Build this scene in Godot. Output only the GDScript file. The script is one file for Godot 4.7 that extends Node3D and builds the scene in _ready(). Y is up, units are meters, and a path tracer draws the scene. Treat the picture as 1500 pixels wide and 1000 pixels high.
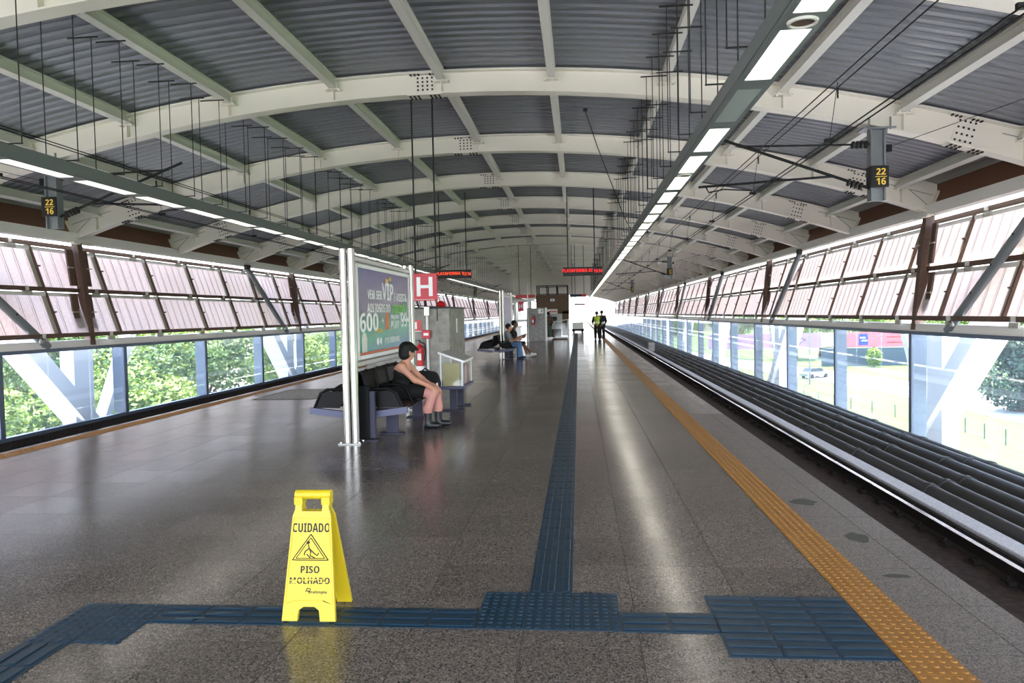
extends Node3D
# Elevated railway platform under an arched steel roof. x = across the platform, y = up, -z = along the platform.
const XC := -2.73        # centre line of the hall
const RS := 5.527        # spacing of the roof ribs
const K0 := -2           # first and last rib
const K1 := 32
const EYE := 1.595
var M := {}
var rng := RandomNumberGenerator.new()
var taken := {}

# ---------------------------------------------------------------- mesh helpers
func st() -> SurfaceTool:
	var s := SurfaceTool.new()
	s.begin(Mesh.PRIMITIVE_TRIANGLES)
	return s
func face(s: SurfaceTool, p: Array, inside: Vector3) -> void:   # a flat convex face that looks away from the point inside
	var n: Vector3 = ((p[1] - p[0]) as Vector3).cross(p[2] - p[0])
	if n.length_squared() < 1e-14:
		return
	n = n.normalized()
	var mid := Vector3.ZERO
	for q in p:
		mid += q
	mid /= p.size()
	var q2 := p
	if n.dot(mid - inside) < 0.0:
		n = -n
		q2 = p.duplicate()
		q2.reverse()
	for i in range(1, q2.size() - 1):
		for v in [q2[0], q2[i + 1], q2[i]]:
			s.set_normal(n)
			s.add_vertex(v)
func bx(s: SurfaceTool, c: Vector3, sz: Vector3, b := Basis()) -> void:
	var h := sz * 0.5
	for a in 3:
		for g in [-1.0, 1.0]:
			var pts := []
			for w in [[-1, -1], [1, -1], [1, 1], [-1, 1]]:
				var v := Vector3.ZERO
				v[a] = h[a] * g
				v[(a + 1) % 3] = h[(a + 1) % 3] * w[0]
				v[(a + 2) % 3] = h[(a + 2) % 3] * w[1]
				pts.append(c + b * v)
			face(s, pts, c)
func cbx(s: SurfaceTool, c: Vector3, sz: Vector3, ch: float, b := Basis()) -> void:   # box with chamfered edges
	var h := sz * 0.5
	var vert := func(a: int, g: Vector3) -> Vector3:
		var v := Vector3.ZERO
		for k in 3:
			v[k] = g[k] * (h[k] - (0.0 if k == a else ch))
		return c + b * v
	var sg := [-1.0, 1.0]
	for a in 3:
		var a1 := (a + 1) % 3
		var a2 := (a + 2) % 3
		for g in sg:
			var pts := []
			for w in [[-1, -1], [1, -1], [1, 1], [-1, 1]]:
				var q := Vector3.ZERO
				q[a] = g
				q[a1] = w[0]
				q[a2] = w[1]
				pts.append(vert.call(a, q))
			face(s, pts, c)
			for g2 in sg:   # edge between faces a and a1, along a2
				var p1 := Vector3.ZERO
				p1[a] = g
				p1[a1] = g2
				p1[a2] = -1
				var p2 := p1
				p2[a2] = 1
				face(s, [vert.call(a, p1), vert.call(a, p2), vert.call(a1, p2), vert.call(a1, p1)], c)
	for x in sg:
		for y in sg:
			for z in sg:
				var q := Vector3(x, y, z)
				face(s, [vert.call(0, q), vert.call(1, q), vert.call(2, q)], c)
func beam(s: SurfaceTool, a: Vector3, b: Vector3, w: float, h: float, up := Vector3.UP) -> void:   # rectangular bar from a to b
	var z := (b - a).normalized()
	var x := up.cross(z)
	if x.length() < 0.01:
		x = Vector3.RIGHT.cross(z)
	x = x.normalized()
	bx(s, (a + b) * 0.5, Vector3(w, h, (b - a).length()), Basis(x, z.cross(x), z))
func tube(s: SurfaceTool, pts: Array, r, n := 8) -> void:   # round bar along a path, r a number or one for each point
	var rings := []
	var nors := []
	var x := Vector3.ZERO
	for i in pts.size():
		var t: Vector3 = (pts[mini(i + 1, pts.size() - 1)] - pts[maxi(i - 1, 0)]).normalized()
		if i == 0:
			x = t.cross(Vector3.UP if absf(t.y) < 0.9 else Vector3.RIGHT).normalized()
		else:
			x = (x - t * x.dot(t)).normalized()
		var y := t.cross(x)
		var rr: float = r[i] if r is Array else r
		var ring := []
		var nr := []
		for k in n:
			var a := TAU * k / n
			var d := x * cos(a) + y * sin(a)
			ring.append(pts[i] + d * rr)
			nr.append(d)
		rings.append(ring)
		nors.append(nr)
	for i in pts.size() - 1:
		for k in n:
			var k2 := (k + 1) % n
			var q := [[i, k], [i, k2], [i + 1, k2], [i + 1, k]]
			var p: Array = [rings[i][k], rings[i][k2], rings[i + 1][k2], rings[i + 1][k]]
			var out: Vector3 = nors[i][k] + nors[i][k2]
			var flip: bool = ((p[1] - p[0]) as Vector3).cross(p[2] - p[0]).dot(out) > 0
			for tri in [[0, 1, 2], [0, 2, 3]]:
				var o: Array = [tri[0], tri[2], tri[1]] if flip else tri
				for j in o:
					s.set_normal(nors[q[j][0]][q[j][1]])
					s.add_vertex(p[j])
	face(s, rings[0], pts[1])
	face(s, rings[-1], pts[-2])
func prism(s: SurfaceTool, poly: Array, t: Transform3D, depth: float) -> void:   # polygon in x, y pushed along z
	var pv := PackedVector2Array(poly)
	var idx := Geometry2D.triangulate_polygon(pv)
	var mid := Vector2.ZERO
	for p in poly:
		mid += p
	mid /= poly.size()
	var c := t * Vector3(mid.x, mid.y, depth * 0.5)
	for i in range(0, idx.size(), 3):
		for z in [0.0, depth]:
			var f := []
			for k in 3:
				f.append(t * Vector3(pv[idx[i + k]].x, pv[idx[i + k]].y, z))
			face(s, f, f[0] + (t.basis.z if z == 0.0 else -t.basis.z))
	var ccw := not Geometry2D.is_polygon_clockwise(pv)
	for i in poly.size():
		var a: Vector2 = poly[i]
		var b: Vector2 = poly[(i + 1) % poly.size()]
		var nrm := Vector2(b.y - a.y, a.x - b.x) * (1.0 if ccw else -1.0)
		var q := [t * Vector3(a.x, a.y, 0), t * Vector3(b.x, b.y, 0), t * Vector3(b.x, b.y, depth), t * Vector3(a.x, a.y, depth)]
		var m: Vector3 = (q[0] + q[2]) * 0.5
		face(s, q, m - t.basis * Vector3(nrm.x, nrm.y, 0).normalized() * 0.01)
func lathe(s: SurfaceTool, prof: Array, t := Transform3D(), n := 16) -> void:   # prof: Vector2(radius, height) from bottom to top
	for i in prof.size() - 1:
		var a: Vector2 = prof[i]
		var b: Vector2 = prof[i + 1]
		var nn := Vector2(b.y - a.y, a.x - b.x).normalized()
		for k in n:
			var c0 := TAU * k / n
			var c1 := TAU * (k + 1) / n
			var q := [[a, c0], [a, c1], [b, c1], [b, c0]]
			for tri in [[0, 2, 1], [0, 3, 2]]:
				var vs := []
				for j in tri:
					vs.append(Vector3(q[j][0].x * cos(q[j][1]), q[j][0].y, -q[j][0].x * sin(q[j][1])))
				for j in 3:
					var an: float = q[tri[j]][1]
					s.set_normal((t.basis * Vector3(nn.x * cos(an), nn.y, -nn.x * sin(an))).normalized())
					s.add_vertex(t * vs[j])

# ---------------------------------------------------------------- node helpers
func named(parent: Node, nm: String) -> String:
	var key := "%d/%s" % [parent.get_instance_id(), nm]
	var n: int = taken.get(key, 0)
	taken[key] = n + 1
	return nm if n == 0 else "%s_%03d" % [nm, n]
func mi(nm: String, what, m, parent: Node, xf := Transform3D()) -> MeshInstance3D:
	var o := MeshInstance3D.new()
	o.name = named(parent, nm)
	o.mesh = what.commit() if what is SurfaceTool else what
	o.material_override = M[m] if m is String else m
	o.transform = xf
	parent.add_child(o, true)
	return o
func tag(o: Node, label: String, cat := "", group := "", kind := "") -> Node:
	if label: o.set_meta("label", label)
	if cat: o.set_meta("category", cat)
	if group: o.set_meta("group", group)
	if kind: o.set_meta("kind", kind)
	return o
func thing(nm: String, label: String, cat: String, at := Vector3.ZERO, turn := 0.0, group := "") -> Node3D:
	var o := Node3D.new()
	o.name = named(self, nm)
	o.position = at
	o.rotation.y = turn
	add_child(o)
	tag(o, label, cat, group)
	return o
func copy(src: Node3D, at: Vector3, turn := 0.0, label := "") -> Node3D:
	var o: Node3D = src.duplicate()
	var base := src.name.rstrip("0123456789").rstrip("_") if src.name.right(3).is_valid_int() else String(src.name)
	o.name = named(self, base)
	o.position = at
	o.rotation.y = turn
	add_child(o)
	if label: o.set_meta("label", label)
	return o
func setting(nm: String, label: String) -> Node3D:
	var o := Node3D.new()
	o.name = nm
	add_child(o)
	tag(o, label, "", "", "structure")
	return o
func at(v: Vector3) -> Transform3D:
	return Transform3D(Basis(), v)
func text(nm: String, words: String, high: float, m, parent: Node, xf: Transform3D, wide := 1.0, deep := 0.002, bold := true) -> MeshInstance3D:   # high = height of a capital
	var t := TextMesh.new()
	var f := SystemFont.new()
	f.font_names = PackedStringArray(["Droid Sans"])
	f.font_weight = 700 if bold else 400
	t.font = f
	t.text = words
	t.font_size = 48
	t.pixel_size = high / 34.5
	t.depth = deep
	t.curve_step = 1.0
	var x := xf
	x.basis = x.basis * Basis.from_scale(Vector3(wide, 1, 1))
	return mi(nm, t, m, parent, x)

# ---------------------------------------------------------------- materials
func srgb(r: float, g: float, b: float) -> Color:
	return Color(r, g, b)
func mat(nm: String, c: Color, rough := 0.6, metal := 0.0) -> StandardMaterial3D:
	var m := StandardMaterial3D.new()
	m.resource_name = nm
	m.albedo_color = c
	m.roughness = rough
	m.metallic = metal
	M[nm] = m
	return m
func glow(nm: String, c: Color, e: float) -> StandardMaterial3D:
	var m := mat(nm, c, 0.5)
	m.emission_enabled = true
	m.emission = c
	m.emission_energy_multiplier = e
	return m
func speckle(size: int, grains: Array, coarse: int, sd: int) -> ImageTexture:   # stone: random grains of a few colours, as wide as 'coarse' pixels or half of it
	var r := RandomNumberGenerator.new()
	r.seed = sd
	var im := Image.create(size, size, true, Image.FORMAT_RGB8)
	im.fill(grains[0])
	for i in size * size / 3:
		var w := r.randi_range(1, coarse)
		var c: Color = grains[r.randi() % grains.size()]
		var j := r.randf_range(0.9, 1.1)
		im.fill_rect(Rect2i(r.randi() % size, r.randi() % size, w, r.randi_range(1, coarse)), Color(c.r * j, c.g * j, c.b * j))
	im.generate_mipmaps()
	return ImageTexture.create_from_image(im)
func cloudy(c0: Color, c1: Color, freq: float, sd: int, size := 512) -> ImageTexture:   # uneven surface colour between two tones
	var n := FastNoiseLite.new()
	n.seed = sd
	n.frequency = freq
	n.fractal_octaves = 5
	var src := n.get_seamless_image(size, size)
	var im := Image.create(size, size, false, Image.FORMAT_RGB8)
	for y in size:
		for x in size:
			im.set_pixel(x, y, c0.lerp(c1, src.get_pixel(x, y).r))
	return ImageTexture.create_from_image(im)
func stone(nm: String, tex: Texture2D, tint: Color, rough: float, scale: float) -> StandardMaterial3D:
	var m := mat(nm, tint, rough)
	m.albedo_texture = tex
	m.uv1_triplanar = true
	m.uv1_world_triplanar = true
	m.uv1_scale = Vector3.ONE * scale
	return m
func make_materials() -> void:
	var g := speckle(512, [srgb(0.45, 0.425, 0.41), srgb(0.32, 0.30, 0.29), srgb(0.56, 0.515, 0.49), srgb(0.20, 0.195, 0.195), srgb(0.50, 0.455, 0.425), srgb(0.39, 0.365, 0.355)], 4, 3)
	for i in 4:
		var v: float = [0.95, 1.0, 0.91, 0.97][i]
		stone("granite%d" % i, g, srgb(v, v * 0.985, v * 0.975), 0.16 + 0.012 * i, 0.8)
	stone("granite_edge", g, srgb(1, 1, 1), 0.34, 0.8)
	mat("grout", srgb(0.2, 0.19, 0.185), 0.9)
	stone("concrete", cloudy(srgb(0.52, 0.51, 0.49), srgb(0.68, 0.67, 0.64), 0.02, 5), srgb(1, 1, 1), 0.85, 0.35)
	stone("dark_concrete", cloudy(srgb(0.14, 0.12, 0.115), srgb(0.27, 0.235, 0.22), 0.03, 6), srgb(1, 1, 1), 0.9, 0.5)
	stone("track_bed", cloudy(srgb(0.17, 0.125, 0.11), srgb(0.30, 0.235, 0.21), 0.03, 7), srgb(1, 1, 1), 0.92, 0.5)
	stone("kerb", cloudy(srgb(0.72, 0.71, 0.73), srgb(0.90, 0.89, 0.91), 0.05, 8), srgb(1, 1, 1), 0.8, 0.6)
	stone("cladding", speckle(256, [srgb(0.60, 0.59, 0.585), srgb(0.50, 0.49, 0.49), srgb(0.68, 0.67, 0.66), srgb(0.42, 0.41, 0.41)], 5, 9), srgb(1, 1, 1), 0.4, 0.5)
	mat("rib_paint", srgb(0.91, 0.89, 0.84), 0.45)
	mat("white_paint", srgb(0.94, 0.925, 0.90), 0.5)
	mat("purlin_paint", srgb(0.86, 0.855, 0.82), 0.4)
	var rf := mat("roof_sheet", srgb(0.50, 0.51, 0.53), 0.40, 0.3)
	rf.metallic_specular = 0.5
	mat("soffit", srgb(0.62, 0.62, 0.60), 0.6)
	stone("brown_paint", cloudy(srgb(0.36, 0.26, 0.21), srgb(0.44, 0.335, 0.275), 0.03, 11), srgb(1, 1, 1), 0.6, 0.6)
	mat("fascia_brown", srgb(0.40, 0.26, 0.185), 0.7)
	var pn := stone("panel", cloudy(srgb(0.87, 0.845, 0.845), srgb(0.94, 0.92, 0.92), 0.04, 12), srgb(1, 1, 1), 0.6, 0.4)
	pn.backlight_enabled = true
	pn.backlight = Color(1.0, 0.97, 0.965)
	mat("panel_rib", srgb(0.72, 0.68, 0.66), 0.6)
	mat("mullion_light", srgb(0.72, 0.70, 0.65), 0.6)
	mat("bolt", srgb(0.2, 0.19, 0.18), 0.6, 0.3)
	mat("grey_steel", srgb(0.50, 0.52, 0.53), 0.45, 0.3)
	mat("frame_alu", srgb(0.38, 0.43, 0.50), 0.45, 0.2)
	mat("strut_white", srgb(0.84, 0.86, 0.89), 0.7)
	var gl := mat("glass", srgb(0.80, 0.87, 0.93), 0.03)
	gl.transparency = BaseMaterial3D.TRANSPARENCY_ALPHA
	gl.albedo_color.a = 0.12
	mat("rail_side", srgb(0.17, 0.14, 0.13), 0.7, 0.3)
	mat("rail_top", srgb(0.90, 0.90, 0.92), 0.18, 1.0)
	mat("conduit", srgb(0.25, 0.235, 0.23), 0.7)
	mat("channel", srgb(0.43, 0.46, 0.46), 0.5, 0.1)
	glow("lamp", Color(1.0, 0.985, 0.93), 0.36)
	mat("lens_off", srgb(0.62, 0.66, 0.64), 0.35)
	mat("wire", srgb(0.06, 0.06, 0.06), 0.6, 0.2)
	mat("rod", srgb(0.13, 0.13, 0.12), 0.6, 0.2)
	mat("steel", srgb(0.66, 0.65, 0.63), 0.25, 1.0)
	mat("alu", srgb(0.78, 0.78, 0.77), 0.35, 0.7)
	mat("black_plastic", srgb(0.03, 0.03, 0.032), 0.5).metallic_specular = 0.3
	mat("black_cloth", srgb(0.03, 0.03, 0.035), 0.85)
	mat("bench_blue", srgb(0.35, 0.36, 0.46), 0.5)
	mat("leg_dark", srgb(0.17, 0.17, 0.25), 0.55)
	mat("yellow", srgb(0.80, 0.70, 0.12), 0.42)
	mat("ink", srgb(0.05, 0.05, 0.05), 0.6)
	var tb := mat("tact_blue", srgb(0.035, 0.185, 0.26), 0.42)
	var wn := cloudy(srgb(0.85, 0.95, 1.0), srgb(1.0, 1.0, 1.0), 0.08, 21)
	tb.albedo_texture = wn
	tb.uv1_triplanar = true
	tb.uv1_world_triplanar = true
	tb.uv1_scale = Vector3.ONE * 2.0
	mat("stain", srgb(0.27, 0.28, 0.26), 0.6)
	mat("tact_worn", srgb(0.28, 0.36, 0.40), 0.5)
	var ty := mat("tact_yellow", srgb(0.66, 0.46, 0.19), 0.5)
	ty.albedo_texture = cloudy(srgb(0.84, 0.82, 0.80), srgb(1, 1, 1), 0.06, 22)
	ty.uv1_triplanar = true
	ty.uv1_world_triplanar = true
	ty.uv1_scale = Vector3.ONE * 1.4
	mat("red", srgb(0.78, 0.10, 0.20), 0.4)
	mat("red_bright", srgb(0.80, 0.09, 0.10), 0.35)
	mat("white_gloss", srgb(0.95, 0.95, 0.95), 0.35)
	mat("sign_black", srgb(0.03, 0.03, 0.035), 0.5)
	mat("sign_yellow", srgb(0.95, 0.80, 0.30), 0.5)
	mat("navy", srgb(0.06, 0.08, 0.22), 0.5)
	glow("led_red", Color(1.0, 0.06, 0.05), 0.2)
	glow("led_amber", Color(1.0, 0.30, 0.08), 0.2)
	mat("skin", srgb(0.78, 0.56, 0.46), 0.55)
	mat("skin_dark", srgb(0.50, 0.34, 0.26), 0.55)
	mat("hair", srgb(0.04, 0.035, 0.03), 0.7)
	mat("boots", srgb(0.06, 0.07, 0.08), 0.45)
	mat("denim", srgb(0.36, 0.50, 0.66), 0.85)
	mat("denim_dark", srgb(0.12, 0.15, 0.24), 0.85)
	mat("grey_shirt", srgb(0.50, 0.51, 0.54), 0.85)
	mat("dark_green_shirt", srgb(0.10, 0.11, 0.08), 0.85)
	mat("hi_vis", srgb(0.70, 0.78, 0.20), 0.7)
	mat("reflective", srgb(0.85, 0.86, 0.84), 0.3, 0.3)
	mat("uniform", srgb(0.05, 0.05, 0.075), 0.85)
	mat("pink_skin", srgb(0.80, 0.56, 0.52), 0.6)
	mat("white_shoe", srgb(0.85, 0.84, 0.84), 0.6)
	stone("wood_brown", cloudy(srgb(0.34, 0.255, 0.20), srgb(0.46, 0.36, 0.29), 0.02, 25), srgb(1, 1, 1), 0.7, 0.8)
	stone("lawn", cloudy(srgb(0.20, 0.30, 0.10), srgb(0.31, 0.39, 0.15), 0.02, 26), srgb(1, 1, 1), 0.95, 0.05)
	mat("road", srgb(0.64, 0.635, 0.63), 0.9)
	mat("bounce_apron", srgb(0.80, 0.80, 0.80), 0.9)  # pale tone for unseen ground, added to bounce daylight into the hall
	mat("earth", srgb(0.56, 0.53, 0.50), 0.95)
	mat("trunk", srgb(0.33, 0.27, 0.22), 0.9)
	for i in 3:
		var l := mat("leaf%d" % i, [srgb(0.30, 0.42, 0.17), srgb(0.36, 0.48, 0.20), srgb(0.26, 0.38, 0.20)][i], 0.7)
		l.backlight_enabled = true
		l.backlight = Color(0.30, 0.36, 0.14)
	var lc := mat("leaf_conifer", srgb(0.20, 0.30, 0.24), 0.8)
	lc.backlight_enabled = true
	lc.backlight = Color(0.12, 0.16, 0.1)
	mat("house_wall", srgb(0.80, 0.76, 0.70), 0.9)
	mat("house_wall2", srgb(0.72, 0.62, 0.55), 0.9)
	mat("house_roof", srgb(0.62, 0.38, 0.28), 0.9)
	mat("window_dark", srgb(0.20, 0.24, 0.28), 0.2)
	mat("banner_pink", srgb(0.86, 0.42, 0.46), 0.7)
	mat("banner_mauve", srgb(0.62, 0.50, 0.60), 0.7)
	mat("banner_blue", srgb(0.14, 0.28, 0.66), 0.6)
	mat("wall_slate", srgb(0.25, 0.31, 0.36), 0.85)
	mat("bush", srgb(0.50, 0.62, 0.22), 0.85)
	mat("fence_green", srgb(0.28, 0.36, 0.30), 0.7)
	mat("car_silver", srgb(0.60, 0.62, 0.66), 0.3, 0.5)
	mat("tyre", srgb(0.05, 0.05, 0.05), 0.9)
	mat("magazine_dark", srgb(0.16, 0.15, 0.20), 0.5)
	mat("magazine_tan", srgb(0.70, 0.66, 0.42), 0.6)
	mat("paper", srgb(0.88, 0.87, 0.83), 0.7)
	var clr := mat("clear_plastic", srgb(0.9, 0.92, 0.9), 0.06)
	clr.transparency = BaseMaterial3D.TRANSPARENCY_ALPHA
	clr.albedo_color.a = 0.08
	# the print of the advertising poster: dark blue above, green below
	var gr := Gradient.new()
	gr.set_color(0, srgb(0.33, 0.31, 0.55))
	gr.set_color(1, srgb(0.20, 0.46, 0.55))
	gr.add_point(0.42, srgb(0.36, 0.33, 0.43))
	gr.add_point(0.60, srgb(0.17, 0.48, 0.34))
	gr.add_point(0.78, srgb(0.15, 0.58, 0.40))
	var gt := GradientTexture2D.new()
	gt.gradient = gr
	gt.fill_from = Vector2(0.3, 0)
	gt.fill_to = Vector2(0.5, 1)
	gt.width = 128
	gt.height = 128
	var po := mat("poster", Color.WHITE, 0.25)
	po.albedo_texture = gt
	mat("poster_mauve", srgb(0.55, 0.50, 0.68), 0.3)
	mat("print_green", srgb(0.45, 0.78, 0.20), 0.5)
	mat("print_gold", srgb(0.85, 0.72, 0.20), 0.5)
	mat("print_orange", srgb(0.85, 0.40, 0.20), 0.5)

func _ready() -> void:
	rng.seed = 20
	# ------------------------------------------------------------ camera
	var cam := Camera3D.new()
	cam.position = Vector3(0, EYE, 0)
	cam.rotation = Vector3(-0.0364, 0.0905, -0.0212)
	cam.fov = rad_to_deg(2.0 * atan(500.0 / 1079.77))
	cam.near = 0.05
	cam.far = 2000.0
	add_child(cam)
	cam.current = true
	# ------------------------------------------------------------ sky, exposure, sun
	var env := Environment.new()
	env.background_mode = Environment.BG_SKY
	var sky := Sky.new()
	var sm := ProceduralSkyMaterial.new()
	sm.sky_top_color = srgb(0.66, 0.77, 0.91)
	sm.sky_horizon_color = srgb(0.95, 0.955, 0.96)
	sm.ground_horizon_color = srgb(0.75, 0.76, 0.74)
	sm.ground_bottom_color = srgb(0.45, 0.47, 0.42)
	sm.sky_energy_multiplier = 1.45
	sm.ground_energy_multiplier = 1.0
	sm.sun_angle_max = 1.0
	sky.sky_material = sm
	env.sky = sky
	env.tonemap_mode = Environment.TONE_MAPPER_LINEAR
	env.tonemap_exposure = 5.4
	env.sdfgi_enabled = true
	env.ssao_enabled = true
	env.ssil_enabled = true
	var we := WorldEnvironment.new()
	we.environment = env
	add_child(we)
	var sun := DirectionalLight3D.new()
	sun.light_energy = 2.9
	sun.light_color = Color(1.0, 0.96, 0.90)
	sun.light_angular_distance = 0.6
	sun.shadow_enabled = true
	sun.rotation = Vector3(deg_to_rad(-70), deg_to_rad(150), 0)
	add_child(sun)
	make_materials()
	for x in [1.757, -7.63]:      # the tubes of the two light channels
		for i in 10:
			var al := AreaLight3D.new()
			al.area_size = Vector2(0.22, 18.0)
			al.position = Vector3(x, 3.77, 8.0 - 18.6 * i - 9.3)
			al.rotation = Vector3(-PI / 2, 0, 0)
			al.light_color = Color(1.0, 0.97, 0.90)
			al.light_energy = 0.8
			al.area_range = 60.0
			al.shadow_enabled = true
			add_child(al)
	build_floor()
	build_roof()
	build_walls(-1.0)
	build_walls(1.0)
	build_tracks()
	build_channels()
	build_catenary()
	build_tactile()
	build_platform_things()
	build_far_things()
	build_outside()
	build_people()

# ================================================================ floor
func rz(k: float) -> float:
	return -(15.28 + RS * (k - 1))
const PL := -7.25       # platform edges
const PR := 2.195
const TS := 0.575       # floor tile
func build_floor() -> void:
	var fl := setting("floor", "polished brown-grey granite platform floor in square tiles")
	var s := st()
	bx(s, Vector3((PL + PR) / 2, -0.155, -90), Vector3(PR - PL - 0.01, 0.30, 200))
	mi("platform_slab", s, "grout", fl)
	for x in [[PL + 0.06, -1], [PR - 0.06, 1]]:
		s = st()
		bx(s, Vector3(x[0] - 0.35 * x[1], -0.75, -90), Vector3(0.25, 0.9, 200))
		mi("platform_wall", s, "dark_concrete", fl)
	# the tiles lie on a grid whose joints run at x = 0.275 + n * 0.575
	var cols := []
	var x0 := 0.27
	for i in range(-14, 4):
		var a := x0 + TS * i
		var b := a + TS
		if b < PL + 0.02 or a > PR - 0.02:
			continue
		cols.append([maxf(a, PL), minf(b, PR)])
	var mesh_of := {}
	var rows := int((8.0 + 160.0) / TS)
	var rest := [st(), st(), st(), st()]
	var made := 0
	for r in rows:
		var zc := 9.2 - TS * (r + 0.5) - 0.03
		var near := -zc > 2.3 and made < 285
		for i in cols.size():
			var c: Array = cols[i]
			var w: float = c[1] - c[0]
			var v := rng.randi() % 4
			var edge: bool = c[1] > PR - 0.7 or c[0] < PL + 0.6
			var p := Vector3((c[0] + c[1]) / 2, -0.006, zc)
			if near:
				var key := int(w * 1000)
				if not mesh_of.has(key):
					var t := st()
					cbx(t, Vector3.ZERO, Vector3(w - 0.004, 0.012, TS - 0.004), 0.0012)
					mesh_of[key] = t.commit()
				mi("floor_tile", mesh_of[key], "granite_edge" if edge and c[1] > 0 else "granite%d" % v, fl, at(p))
				made += 1
			elif -zc < 60.0:
				var g := 0.002
				var y := 0.0
				face(rest[v], [Vector3(c[0] + g, y, zc - TS / 2 + g), Vector3(c[1] - g, y, zc - TS / 2 + g), Vector3(c[1] - g, y, zc + TS / 2 - g), Vector3(c[0] + g, y, zc + TS / 2 - g)], p - Vector3(0, 1, 0))
	for v in 4:
		tag(mi("tiled_area", rest[v], "granite%d" % v, fl), "", "", "", "stuff")
	s = st()
	bx(s, Vector3((PL + PR) / 2, -0.006, -125), Vector3(PR - PL, 0.012, 129.6))
	mi("far_paving", s, "granite1", fl)
	for q in [[1.92, -6.22, 0.20, 0.10], [2.0, -5.25, 0.17, 0.10], [1.95, -4.5, 0.16, 0.03]]:   # dark green-grey stains beside the warning strip
		s = st()
		var pl := []
		for i in 12:
			pl.append(Vector2(q[2] * cos(TAU * i / 12) * (0.4 + 0.2 * rng.randf()), q[3] * sin(TAU * i / 12) * (0.8 + 0.5 * rng.randf())))
		prism(s, pl, Transform3D(Basis(Vector3.RIGHT, -PI / 2), Vector3(q[0] - 0.1, 0.0004, q[1])), 0.0006)
		mi("stain", s, "stain", fl)

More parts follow.
